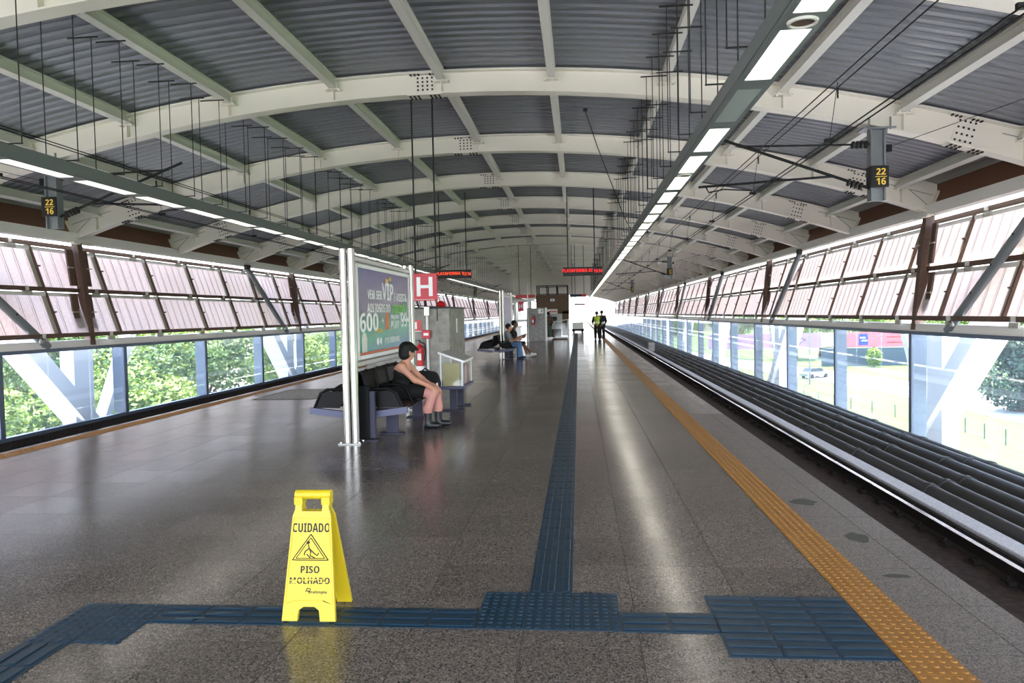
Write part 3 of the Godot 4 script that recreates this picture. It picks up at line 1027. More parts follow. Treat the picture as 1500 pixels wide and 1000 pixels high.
# ================================================================ tactile paving
func build_tactile() -> void:
	var Y := 0.0
	var s := st()
	cbx(s, Vector3(0, 0.002, 0), Vector3(0.247, 0.004, 0.247), 0.001)
	for i in 5:
		for j in 5:
			lathe(s, [Vector2(0.0135, 0.004), Vector2(0.0105, 0.008), Vector2(0.0, 0.0088)], at(Vector3(-0.1 + 0.05 * i, 0, -0.1 + 0.05 * j)), 8)
	var dots := s.commit()
	s = st()
	bx(s, Vector3(0, 0.002, 0), Vector3(0.249, 0.004, 0.249))
	for i in 5:
		for j in 5:
			lathe(s, [Vector2(0.013, 0.004), Vector2(0.0, 0.0085)], at(Vector3(-0.1 + 0.05 * i, 0, -0.1 + 0.05 * j)), 4)
	var dots_far := s.commit()
	s = st()
	cbx(s, Vector3(0, 0.002, 0), Vector3(0.247, 0.004, 0.247), 0.001)
	for i in [-1, 0, 1]:
		cbx(s, Vector3(0.083 * i, 0.0055, 0), Vector3(0.040, 0.007, 0.225), 0.003)
	var bars := s.commit()
	var turned := Basis(Vector3.UP, PI / 2)
	var x1 := -0.3097
	var zp := -4.162
	# guide strip along the platform
	var g := thing("guide_strip", "dark blue ribbed tactile strip running down the middle of the platform", "tactile strip")
	for i in 216:
		mi("guide_tile", bars, "tact_blue", g, at(Vector3(x1 + 0.125, Y, zp - 0.125 - 0.25 * i)))
	# junction of studded tiles
	g = thing("studded_patch", "dark blue studded tactile patch where the two ribbed strips meet", "tactile paving")
	for i in 3:
		for j in 2:
			mi("stud_tile", dots, "tact_blue", g, at(Vector3(x1 - 0.125 + 0.25 * i, Y, zp + 0.125 + 0.25 * j)))
	# crossing strip to the left, passing under the wet floor sign
	g = thing("guide_strip", "dark blue ribbed tactile strip crossing the platform under the yellow sign", "tactile strip")
	var zc := zp + 0.375
	var x := x1 - 0.25
	var n := 0
	while x > -2.3:
		mi("guide_tile", bars, "tact_blue", g, Transform3D(turned, Vector3(x - 0.125, Y, zc)))
		x -= 0.25
		n += 1
	for q in [[-2.10, -3.72, 0.16], [-1.95, -3.80, 0.10], [-2.2, -3.79, 0.12], [-1.72, -3.875, 0.14], [-1.35, -3.80, 0.10]]:   # scuffs worn pale into the ribs
		s = st()
		bx(s, Vector3(q[0], 0.0092, q[1]), Vector3(q[2], 0.0006, 0.012), Basis(Vector3.UP, 0.12))
		mi("scuff", s, "tact_worn", g)
	g = thing("studded_patch", "dark blue studded tactile patch at the corner where the crossing strip ends", "tactile paving")
	for i in 2:
		for j in 2:
			mi("stud_tile", dots, "tact_blue", g, at(Vector3(x - 0.125 - 0.25 * i, Y, zc + 0.25 * j)))
	g = thing("guide_strip", "dark blue ribbed tactile strip leaving the studded corner patch", "tactile strip")
	for i in 8:
		mi("guide_tile", bars, "tact_blue", g, at(Vector3(x - 0.375, Y, zc + 0.5 + 0.25 * i)))
	g = thing("guide_strip", "short dark blue ribbed tactile strip of two tiles by the wide ribbed block", "tactile strip")
	for i in 2:
		mi("guide_tile", bars, "tact_blue", g, Transform3D(turned, Vector3(x1 + 0.625 + 0.243 * i, Y, zc + 0.01)))
	g = thing("boarding_block", "large dark blue ribbed tactile block against the yellow platform strip", "tactile paving")
	for i in 3:
		for j in 3:
			mi("guide_tile", bars, "tact_blue", g, Transform3D(turned, Vector3(0.6695 + 0.122 + 0.249 * i, Y, -4.15 + 0.125 + 0.25 * j)))
	# yellow warning strips along both edges
	for e in [[1.544, "rail-side"], [-7.02, "tree-side"]]:
		g = thing("warning_strip", "ochre yellow studded warning strip along the %s platform edge" % e[1], "tactile strip")
		for i in 296:
			var d := 2.4 + 0.25 * i
			mi("warning_tile", dots if d < 14 else dots_far, "tact_yellow", g, at(Vector3(e[0], Y, -d)))
		s = st()
		bx(s, Vector3(e[0], 0.003, -(76.4 + 186) / 2), Vector3(0.249, 0.006, 109.4))
		bx(s, Vector3(e[0], 0.003, 3.4), Vector3(0.249, 0.006, 11.3))
		tag(mi("far_tiles", s, "tact_yellow", g), "", "", "", "stuff")

# ================================================================ things on the platform
func seat_shell() -> Array:   # side view of a moulded seat that faces +x: outline of the shell
	var mid := [Vector2(-0.02, 0.86), Vector2(0.0, 0.84), Vector2(0.02, 0.74), Vector2(0.05, 0.60), Vector2(0.09, 0.49), Vector2(0.16, 0.435), Vector2(0.26, 0.42), Vector2(0.38, 0.425), Vector2(0.47, 0.435), Vector2(0.53, 0.42), Vector2(0.56, 0.37)]
	var up := []
	var dn := []
	for i in mid.size():
		var a: Vector2 = mid[maxi(i - 1, 0)]
		var b: Vector2 = mid[mini(i + 1, mid.size() - 1)]
		var t := (b - a).normalized()
		var nn := Vector2(-t.y, t.x) * 0.014
		up.append(mid[i] + nn)
		dn.push_front(mid[i] - nn)
	return up + dn
func bench(at_z: float, seats: int, label: String) -> Node3D:   # back-to-back seats along the platform, on a blue frame
	var b := thing("double_bench", label, "bench", Vector3(-2.93, 0, at_z))
	var L := 0.58 * seats
	var s := st()
	cbx(s, Vector3(0, 0.33, -L / 2), Vector3(0.12, 0.08, L + 0.1), 0.01)
	mi("long_beam", s, "bench_blue", b)
	for z in [-0.02, -L + 0.02]:
		for q in [-1, 1]:
			s = st()
			beam(s, Vector3(0.10 * q, 0.30, z), Vector3(0.66 * q, 0.37, z), 0.06, 0.085)
			mi("cross_arm", s, "bench_blue", b)
			if q < 0:
				continue
			var zl: float = z - 0.35 if z > -0.5 else z + 0.35
			s = st()
			bx(s, Vector3(0.36, 0.16, zl), Vector3(0.16, 0.32, 0.05))
			bx(s, Vector3(0.36, 0.008, zl), Vector3(0.34, 0.016, 0.14))
			mi("leg", s, "leg_dark", b)
			s = st()
			bx(s, Vector3(0.24, 0.325, zl), Vector3(0.46, 0.02, 0.2))
			mi("foot_plate", s, "bench_blue", b)
	var outline := seat_shell()
	s = st()
	prism(s, outline, at(Vector3(0, 0, -0.26)), 0.52)
	var shell := s.commit()
	s = st()   # raised rim along both sides
	for z in [-0.262, 0.262]:
		var pts := []
		for i in 11:
			pts.append(Vector3(outline[i].x, outline[i].y, z))
		tube(s, pts, 0.016, 6)
	var rim := s.commit()
	var arms := []
	for z in [-0.285, 0.285]:
		s = st()
		tube(s, [Vector3(0.03, 0.62, z), Vector3(0.16, 0.655, z), Vector3(0.36, 0.65, z), Vector3(0.45, 0.60, z), Vector3(0.53, 0.42, z)], 0.022, 6)
		prism(s, [Vector2(0.06, 0.60), Vector2(0.36, 0.63), Vector2(0.44, 0.58), Vector2(0.52, 0.41), Vector2(0.20, 0.40)], at(Vector3(0, 0, z - 0.008)), 0.016)
		arms.append(s.commit())
	for i in seats:
		for q in [0, 1]:
			var t := Transform3D(Basis(Vector3.UP, PI * q), Vector3(0.06 - 0.12 * q, 0, -0.29 - 0.58 * i))
			var sh := mi("seat_shell", shell, "black_plastic", b, t)
			mi("rim", rim, "black_plastic", sh)
			for a in arms:
				mi("armrest", a, "black_plastic", sh)
	return b
func ad_frame(z0: float, z1: float, x: float, label: String) -> Node3D:   # two pairs of steel tubes with a glazed poster case between them, facing +x
	var f := thing("poster_stand", label, "poster stand", Vector3(x, 0, 0))
	for z in [z0, z1]:
		var s := st()
		for q in [-0.052, 0.052]:
			tube(s, [Vector3(q, 0, z), Vector3(q, 2.47, z)], 0.048, 16)
			lathe(s, [Vector2(0.05, 2.47), Vector2(0.03, 2.485), Vector2(0.0, 2.49)], at(Vector3(q, 0, z)), 12)
		mi("post", s, "steel", f)
		s = st()
		cbx(s, Vector3(0, 0.008, z), Vector3(0.30, 0.016, 0.22), 0.004)
		for a in [-0.12, 0.12]:
			for b in [-0.08, 0.08]:
				lathe(s, [Vector2(0.016, 0.016), Vector2(0.014, 0.03), Vector2(0.0, 0.034)], at(Vector3(a, 0, z + b)), 8)
		mi("base_plate", s, "steel", f)
	var zc := (z0 + z1) / 2
	var w := z0 - z1 - 0.12
	for y in [2.36, 0.99]:
		var s := st()
		cbx(s, Vector3(0.0, y, zc), Vector3(0.10, 0.07, w), 0.01)
		mi("cross_rail", s, "alu", f)
	return f
func hanging_sign(nm: String, label: String, cat: String, c: Vector3, sz: Vector3, m, rods: Array, top: float) -> Node3D:
	var o := thing(nm, label, cat, c)
	var s := st()
	cbx(s, Vector3.ZERO, sz, 0.01)
	mi("body", s, m, o)
	for x in rods:
		s = st()
		tube(s, [Vector3(x, sz.y / 2 - 0.01, 0), Vector3(x, top - c.y, 0)], 0.018, 8)
		mi("drop_rod", s, "rod", o)
	return o
func extinguisher(label: String, p: Vector3) -> Node3D:
	var o := thing("fire_extinguisher", label, "extinguisher", p)
	var s := st()
	lathe(s, [Vector2(0.0, 0), Vector2(0.075, 0.0), Vector2(0.085, 0.02), Vector2(0.085, 0.42), Vector2(0.06, 0.48), Vector2(0.025, 0.51), Vector2(0.025, 0.55), Vector2(0, 0.55)], Transform3D(), 16)
	mi("cylinder", s, "red_bright", o)
	s = st()
	bx(s, Vector3(0.0, 0.22, 0.083), Vector3(0.09, 0.16, 0.006))
	mi("label_sticker", s, "white_gloss", o)
	s = st()
	bx(s, Vector3(0, 0.58, 0.0), Vector3(0.03, 0.05, 0.04))
	bx(s, Vector3(-0.05, 0.61, 0.0), Vector3(0.14, 0.015, 0.025))
	mi("valve", s, "sign_black", o)
	s = st()
	tube(s, [Vector3(0.02, 0.57, 0), Vector3(0.13, 0.52, 0.02), Vector3(0.14, 0.32, 0.03), Vector3(0.11, 0.12, 0.04)], 0.014, 8)
	mi("hose", s, "sign_black", o)
	return o
func build_platform_things() -> void:
	wet_sign()
	# ------------------------------------------------ poster stands
	var f := ad_frame(-9.12, -12.45, -2.9, "steel poster stand with a blue and green advertisement above the bench")
	var s := st()
	var zc := -10.78
	cbx(s, Vector3(0.0, 1.675, zc), Vector3(0.10, 1.29, 3.02), 0.012)
	mi("case", s, "alu", f)
	s = st()
	for y in [2.275, 1.075]:
		bx(s, Vector3(0.056, y, zc), Vector3(0.016, 0.045, 2.92))
	for z in [-1.44, 1.44]:
		bx(s, Vector3(0.056, 1.675, zc + z), Vector3(0.016, 1.2, 0.045))
	mi("white_border", s, "white_gloss", f)
	var q := QuadMesh.new()
	q.size = Vector2(2.84, 1.16)
	var B := Basis(Vector3(0, 0, -1), Vector3.UP, Vector3(1, 0, 0))
	var po := mi("poster_sheet", q, "poster", f, Transform3D(B, Vector3(0.056, 1.675, zc)))
	var T := func(u: float, v: float) -> Transform3D: return Transform3D(Basis(), Vector3(u, v, 0.002))
	text("print", "VEM SER", 0.125, "white_gloss", po, T.call(-0.62, 0.235), 1.05)
	text("print", "VIP", 0.25, "white_gloss", po, T.call(0.10, 0.29), 1.2)
	text("print", "E ASSISTA", 0.125, "white_gloss", po, T.call(0.86, 0.225), 1.05)
	text("print", "AOS JOGOS DO", 0.125, "white_gloss", po, T.call(-0.40, 0.05), 1.0)
	text("print", "PAULISTÃO", 0.125, "print_green", po, T.call(0.80, 0.04), 1.0)
	text("print", "600", 0.25, "white_gloss", po, T.call(-0.93, -0.15), 1.6)
	text("print", "MEGA", 0.06, "print_gold", po, T.call(-0.42, -0.27), 1.2)
	text("print", "+", 0.12, "white_gloss", po, T.call(-0.24, -0.13), 1.2)
	text("print", "PAULISTÃO", 0.055, "white_gloss", po, T.call(0.48, -0.075), 1.2)
	text("print", "PLAY", 0.12, "white_gloss", po, T.call(0.47, -0.20), 1.3)
	text("print", "R$", 0.05, "white_gloss", po, T.call(0.83, -0.03), 1.3)
	text("print", "99", 0.24, "white_gloss", po, T.call(1.08, -0.13), 1.25)
	text("print", ",90", 0.06, "white_gloss", po, T.call(1.33, -0.13), 1.2)
	text("print", "(11) 3159 5000", 0.085, "white_gloss", po, T.call(0.30, -0.42), 1.15)
	s = st()
	bx(s, Vector3(0.06, 0.45, 0.001), Vector3(0.14, 0.08, 0.002))
	prism(s, [Vector2(0.16, 0.47), Vector2(0.20, 0.54), Vector2(0.24, 0.49), Vector2(0.29, 0.56), Vector2(0.32, 0.47)], at(Vector3.ZERO), 0.002)
	mi("printed_crown", s, "print_gold", po)
	s = st()
	prism(s, [Vector2(-0.08, -0.26), Vector2(-0.06, -0.08), Vector2(-0.02, 0.02), Vector2(0.06, 0.02), Vector2(0.10, -0.08), Vector2(0.12, -0.26)], at(Vector3.ZERO), 0.002)
	mi("printed_figure", s, "print_orange", po)
	s = st()
	prism(s, [Vector2(-1.30, -0.55), Vector2(-1.30, -0.36), Vector2(-1.24, -0.28), Vector2(-1.12, -0.28), Vector2(-1.06, -0.36), Vector2(-1.06, -0.55)], at(Vector3.ZERO), 0.002)
	mi("printed_badge", s, "paper", po)
	for u in [-0.52, -0.36]:
		s = st()
		var circ := []
		for i in 14:
			circ.append(Vector2(u + 0.06 * cos(TAU * i / 14), -0.42 + 0.055 * sin(TAU * i / 14)))
		prism(s, circ, at(Vector3.ZERO), 0.002)
		mi("printed_icon", s, "white_gloss", po)
	s = st()
	bx(s, Vector3(0, -0.557, 0.001), Vector3(2.8, 0.03, 0.002))
	mi("printed_band", s, "print_orange", po)
	f = ad_frame(-26.32, -29.6, -2.74, "steel poster stand with a mauve poster beside two seated men")
	s = st()
	cbx(s, Vector3(0.0, 1.675, -27.96), Vector3(0.10, 1.29, 3.0), 0.012)
	mi("case", s, "alu", f)
	q = QuadMesh.new()
	q.size = Vector2(2.84, 1.16)
	mi("poster_sheet", q, "poster_mauve", f, Transform3D(B, Vector3(0.054, 1.675, -27.96)))
	# ------------------------------------------------ benches
	bench(-9.52, 4, "black back-to-back bench with the woman sitting on it")
	bench(-25.9, 4, "black back-to-back bench with two men sitting on it")
	# dark panel that stands behind the near pair of tubes
	var g := thing("floor_panel", "narrow black upright panel on the floor against the poster stand", "panel", Vector3(-2.83, 0, -9.36))
	s = st()
	cbx(s, Vector3(0, 0.36, 0), Vector3(0.20, 0.70, 0.05), 0.006)
	mi("board", s, "black_plastic", g)
	s = st()
	cbx(s, Vector3(0.13, 0.33, -0.03), Vector3(0.08, 0.62, 0.06), 0.006)
	mi("edge", s, "leg_dark", g)
	s = st()
	bx(s, Vector3(0.03, 0.006, 0), Vector3(0.40, 0.012, 0.18))
	mi("base", s, "leg_dark", g)
	# ------------------------------------------------ clear box of magazines on a tray
	var mb := thing("magazine_box", "clear magazine box with a striped sloping lid on a dark blue tray", "display box", Vector3(-2.12, 0, -12.55))
	for z in [0.30, -0.42]:
		s = st()
		bx(s, Vector3(0, 0.19, z), Vector3(0.12, 0.38, 0.08))
		bx(s, Vector3(0, 0.01, z), Vector3(0.36, 0.016, 0.16))
		mi("leg", s, "leg_dark", mb)
	s = st()
	cbx(s, Vector3(0, 0.40, -0.05), Vector3(0.44, 0.05, 1.1), 0.01)
	mi("tray", s, "bench_blue", mb)
	var hw := 0.18
	for v in [[0.18, 0.40], [-0.18, 0.53]]:
		s = st()
		bx(s, Vector3(v[0], 0.425 + v[1] / 2, -0.05), Vector3(0.008, v[1], 1.0))
		mi("side_pane", s, "clear_plastic", mb)
	for z in [0.45, -0.55]:
		s = st()
		prism(s, [Vector2(-0.18, 0.425), Vector2(0.18, 0.425), Vector2(0.18, 0.825), Vector2(-0.18, 0.955)], at(Vector3(0, 0, z - 0.004)), 0.008)
		mi("end_pane", s, "clear_plastic", mb)
	for v in [[0.18, 0.40], [-0.18, 0.53]]:
		for z in [-0.55, 0.45]:
			s = st()
			bx(s, Vector3(v[0], 0.425 + v[1] / 2, z), Vector3(0.02, v[1], 0.02))
			mi("corner_strip", s, "white_gloss", mb)
	var la := Vector3(-0.21, 0.985, 0)
	var lb := Vector3(0.21, 0.833, 0)
	s = st()
	for z in [0.47, -0.57]:
		beam(s, la + Vector3(0, 0, z), lb + Vector3(0, 0, z), 0.02, 0.035)
	for p in [la, lb]:
		bx(s, p + Vector3(0, 0, -0.05), Vector3(0.02, 0.035, 1.07))
	mi("lid_frame", s, "white_gloss", mb)
	for i in 9:
		s = st()
		beam(s, la + Vector3(0, 0.012, 0.40 - 0.112 * i), lb + Vector3(0, 0.012, 0.40 - 0.112 * i), 0.095, 0.012)
		mi("lid_slat", s, "magazine_dark" if i % 2 == 0 else "paper", mb)
	var mg := [["dark magazine with a purple-black cover beside a white one in the clear box", "magazine_dark", 0.33], ["white magazine leaning against the corner of the clear box", "paper", 0.36], ["red magazine standing tallest among the white ones in the clear box", "red", 0.37], ["white magazine between two red ones in the clear box", "white_gloss", 0.32], ["red magazine next to the navy one in the clear box", "red_bright", 0.34], ["navy magazine standing in the clear box", "navy", 0.35], ["tan magazine at the far end of the clear box", "magazine_tan", 0.36]]
	for i in mg.size():
		var o := thing("magazine", mg[i][0], "magazine", Vector3(-1.96, 0.427, -12.21 - 0.128 * i), 0.0, "magazines in the clear box")
		var h: float = mg[i][2]
		s = st()
		cbx(s, Vector3(0, h / 2, 0), Vector3(0.012, h, 0.115), 0.002)
		mi("cover", s, mg[i][1], o)
		s = st()
		bx(s, Vector3(-0.012, h / 2, 0), Vector3(0.012, h - 0.01, 0.108))
		mi("pages", s, "paper", o)
	var o2 := thing("magazine", "wide tan magazine facing out of the near end of the clear box", "magazine", Vector3(-2.13, 0.427, -12.13), 0.0, "magazines in the clear box")
	s = st()
	cbx(s, Vector3(0, 0.19, 0), Vector3(0.28, 0.38, 0.012), 0.002)
	mi("cover", s, "magazine_tan", o2)
	s = st()
	bx(s, Vector3(0, 0.19, -0.011), Vector3(0.27, 0.37, 0.01))
	mi("pages", s, "paper", o2)
	# ------------------------------------------------ signs hung over the platform
	var hs := hanging_sign("letter_sign", "red square hanging sign with a white letter H near the poster", "sign", Vector3(-3.35, 2.24, -16.0), Vector3(0.56, 0.60, 0.05), "red", [-0.20, 0.26], roof_y(0.6))
	s = st()
	for x in [-0.135, 0.135]:
		bx(s, Vector3(x, 0.01, 0.028), Vector3(0.085, 0.42, 0.006))
	bx(s, Vector3(0, 0.01, 0.028), Vector3(0.2, 0.07, 0.006))
	mi("letter", s, "white_gloss", hs)
	s = st()
	bx(s, Vector3(0, -0.275, 0.028), Vector3(0.42, 0.012, 0.004))
	mi("fine_print", s, "paper", hs)
	s = st()
	tube(s, [Vector3(0.26, -0.3, 0), Vector3(0.26, -0.75, 0)], 0.012, 6)
	mi("lower_rod", s, "rod", hs)
	var led := hanging_sign("led_sign", "long black led sign showing amber text, partly behind the red H sign", "led sign", Vector3(-5.08, 3.30, -30.0), Vector3(1.50, 0.34, 0.16), "sign_black", [-0.55, 0.55], roof_y(2.3))
	text("led_text", "PLATAFORMA 1", 0.12, "led_amber", led, at(Vector3(-0.14, 0.03, 0.085)), 0.95)
	text("led_clock", "13:14", 0.13, "led_amber", led, at(Vector3(0.57, 0.0, 0.085)), 0.75)
	led = hanging_sign("led_sign", "long black led sign showing red text, hung under the middle of the roof", "led sign", Vector3(0.19, 3.17, -28.0), Vector3(1.48, 0.32, 0.16), "sign_black", [-0.55, 0.45], roof_y(2.9))
	text("led_text", "PLATAFORMA 02", 0.12, "led_red", led, at(Vector3(-0.20, 0.03, 0.085)), 0.88)
	text("led_clock", "13:14", 0.12, "led_red", led, at(Vector3(0.57, 0.0, 0.085)), 0.75)
	# ------------------------------------------------ concrete stair wall with the hydrant
	var cw := thing("stair_wall", "low bare concrete stair wall behind the poster and the magazine box", "wall", Vector3(-4.05, 0, -18.6))
	s = st()
	cbx(s, Vector3(-0.05, 0.89, 0), Vector3(2.05, 1.78, 2.3), 0.01)
	mi("wall_block", s, "concrete", cw)
	s = st()
	bx(s, Vector3(-0.05, 1.80, 0), Vector3(2.1, 0.04, 2.34))
	mi("coping", s, "sign_black", cw)
	s = st()
	bx(s, Vector3(0.99, 1.35, 0.2), Vector3(0.02, 0.36, 0.09))
	mi("wall_light", s, "white_gloss", cw)
	var hy := thing("hydrant_pipe", "white standpipe with a small red call box in front of the concrete wall", "pipe", Vector3(-3.60, 0, -17.36))
	s = st()
	tube(s, [Vector3(0, 0, 0), Vector3(0, 1.62, 0)], 0.03, 10)
	mi("pipe", s, "white_gloss", hy)
	s = st()
	cbx(s, Vector3(0, 1.72, 0), Vector3(0.13, 0.22, 0.1), 0.01)
	mi("junction_box", s, "alu", hy)
	s = st()
	cbx(s, Vector3(-0.02, 1.17, 0.04), Vector3(0.20, 0.20, 0.09), 0.012)
	var cb := mi("call_box", s, "red", hy)
	s = st()
	bx(s, Vector3(-0.02, 1.17, 0.088), Vector3(0.12, 0.06, 0.008))
	mi("call_button", s, "white_gloss", cb)
	var sg := thing("fire_sign", "small red and white fire sign on the concrete wall", "sign", Vector3(-3.86, 1.38, -17.43))
	s = st()
	bx(s, Vector3(0, 0, 0), Vector3(0.20, 0.25, 0.012))
	mi("plate", s, "red_bright", sg)
	s = st()
	bx(s, Vector3(-0.03, 0, 0.008), Vector3(0.05, 0.17, 0.006))
	bx(s, Vector3(0, -0.135, 0.0), Vector3(0.21, 0.02, 0.014))
	mi("pictogram", s, "white_gloss", sg)
	var al := thing("alarm_lamp", "red rounded alarm lamp on top of the concrete stair wall", "alarm", Vector3(-3.30, 1.82, -17.6))
	s = st()
	lathe(s, [Vector2(0.10, 0.0), Vector2(0.13, 0.03), Vector2(0.11, 0.09), Vector2(0.05, 0.14), Vector2(0.0, 0.15)], Transform3D(), 16)
	mi("dome", s, "red_bright", al)
	extinguisher("red fire extinguisher by the white standpipe and concrete wall", Vector3(-3.78, 0.42, -17.30))
	var bkt := thing("extinguisher_stand", "white stand under the extinguisher at the concrete wall", "stand", Vector3(-3.78, 0, -17.30))
	s = st()
	cbx(s, Vector3(0, 0.21, 0), Vector3(0.22, 0.42, 0.2), 0.01)
	mi("body", s, "white_gloss", bkt)
	# steel hatch let into the floor by the left edge
	var ht := thing("floor_hatch", "flat framed hatch let into the floor near the tree-side platform edge", "hatch", Vector3(-5.9, 0.0, -15.2))
	s = st()
	for x in [-0.62, 0.62]:
		bx(s, Vector3(x, 0.002, 0), Vector3(0.03, 0.006, 2.0))
	for z in [-1.0, 1.0]:
		bx(s, Vector3(0, 0.002, z), Vector3(1.27, 0.006, 0.03))
	mi("hatch_frame", s, "bolt", ht)
	s = st()
	bx(s, Vector3(0, 0.001, 0), Vector3(1.2, 0.003, 1.95))
	mi("hatch_cover", s, "cladding", ht)
func wet_sign() -> void:
	var w := thing("wet_floor_sign", "yellow folding wet floor warning sign standing on the blue strip", "floor sign", Vector3(-1.44, 0, -3.71))
	# outline of a leaf in its own plane: x across, y up the slope
	var Ls := 0.655
	for side in 2:
		var lean := -0.175 if side == 0 else 0.235
		var t := Transform3D(Basis(Vector3.RIGHT, lean), Vector3(0, 0.008, 0.0 if side == 0 else -0.28))
		if side == 1:
			t = Transform3D(Basis(Vector3.RIGHT, lean), Vector3(0.0, 0.008, -0.277))
		var s := st()
		var d := 0.022
		var o := Transform3D(t.basis, t.origin - t.basis.z * (d / 2))
		# legs, plate and neck as one outline
		prism(s, [Vector2(-0.145, 0), Vector2(-0.062, 0), Vector2(-0.055, 0.055), Vector2(-0.03, 0.073), Vector2(0.03, 0.073), Vector2(0.055, 0.055), Vector2(0.062, 0), Vector2(0.145, 0), Vector2(0.105, 0.54), Vector2(0.092, 0.575), Vector2(0.092, 0.63), Vector2(0.06, 0.63), Vector2(0.055, 0.565), Vector2(-0.055, 0.565), Vector2(-0.06, 0.63), Vector2(-0.092, 0.63), Vector2(-0.092, 0.575), Vector2(-0.105, 0.54)], o, d)
		var leaf := mi("leaf", s, "yellow", w)
		if side == 1:
			s = st()
			beam(s, t * Vector3(-0.12, 0.15, -0.015), t * Vector3(0.12, 0.15, -0.015), 0.006, 0.006)
			mi("moulded_line", s, "yellow", leaf)
			continue
		s = st()
		tube(s, [t * Vector3(-0.128, 0.085, 0.011), t * Vector3(-0.118, 0.25, 0.011), t * Vector3(-0.096, 0.528, 0.011), t * Vector3(0.096, 0.528, 0.011), t * Vector3(0.118, 0.25, 0.011), t * Vector3(0.128, 0.085, 0.011), t * Vector3(0.075, 0.105, 0.011), t * Vector3(-0.075, 0.105, 0.011), t * Vector3(-0.128, 0.085, 0.011)], 0.0028, 5)
		mi("moulded_border", s, "yellow", leaf)
		var tx := func(u: float, v: float) -> Transform3D: return Transform3D(t.basis, t * Vector3(u, v, 0.0115))
		text("lettering", "CUIDADO", 0.046, "ink", leaf, tx.call(0, 0.478), 0.72)
		text("lettering", "PISO", 0.036, "ink", leaf, tx.call(0.0, 0.262), 0.95)
		text("lettering", "MOLHADO", 0.032, "ink", leaf, tx.call(0.0, 0.205), 1.0)
		s = st()   # worn gaps across the last word
		for q in [[-0.045, 0.209, 0.15, 0.004], [0.03, 0.214, 0.10, 0.003], [0.075, 0.199, 0.05, 0.004], [-0.085, 0.202, 0.02, 0.018]]:
			bx(s, t * Vector3(q[0], q[1], 0.0132), Vector3(q[2], q[3], 0.0025), t.basis)
		mi("worn_patch", s, "yellow", leaf)
		text("small_lettering", "Bralimpia", 0.013, "ink", leaf, tx.call(0.045, 0.148), 1.2)
		s = st()
		tube(s, [t * Vector3(-0.02, 0.15, 0.012), t * Vector3(-0.01, 0.168, 0.012), t * Vector3(0.008, 0.164, 0.012), t * Vector3(0.0, 0.152, 0.012), t * Vector3(-0.012, 0.154, 0.012)], 0.0025, 5)
		mi("emblem", s, "ink", leaf)
		s = st()
		for z in [[0.098, 0.005], [0.078, 0.004]]:
			var pts := []
			for a in [[0, 0.445], [-1, 0.312], [1, 0.312], [0, 0.445]]:
				var k: float = z[0]
				pts.append(t * Vector3(a[0] * k, 0.355 + (a[1] - 0.355) * k / 0.098, 0.012))
			for i in 3:
				tube(s, [pts[i], pts[i + 1]], z[1] * 0.5, 5)
		mi("warning_triangle", s, "ink", leaf)
		s = st()
		for l in [[[-0.012, 0.392], [-0.008, 0.372], [0.022, 0.345], [0.038, 0.335], [0.045, 0.348]], [[-0.008, 0.372], [-0.03, 0.355], [-0.034, 0.337]], [[-0.006, 0.372], [0.002, 0.35], [-0.002, 0.335], [0.026, 0.322]], [[-0.02, 0.342], [0.0, 0.322]]]:
			var pts := []
			for p in l:
				pts.append(t * Vector3(p[0], p[1], 0.012))
			tube(s, pts, 0.003, 5)
		lathe(s, [Vector2(0.009, -0.001), Vector2(0.009, 0.002), Vector2(0, 0.002)], Transform3D(t.basis * Basis(Vector3.RIGHT, PI / 2), t * Vector3(-0.014, 0.402, 0.011)), 10)
		mi("falling_figure", s, "ink", leaf)
	var s := st()
	tube(s, [Vector3(-0.098, 0.648, -0.125), Vector3(0.098, 0.648, -0.125)], 0.026, 12)
	for x in [-0.075, 0.075]:
		bx(s, Vector3(x, 0.62, -0.12), Vector3(0.045, 0.04, 0.06))
	mi("handle", s, "yellow", w)

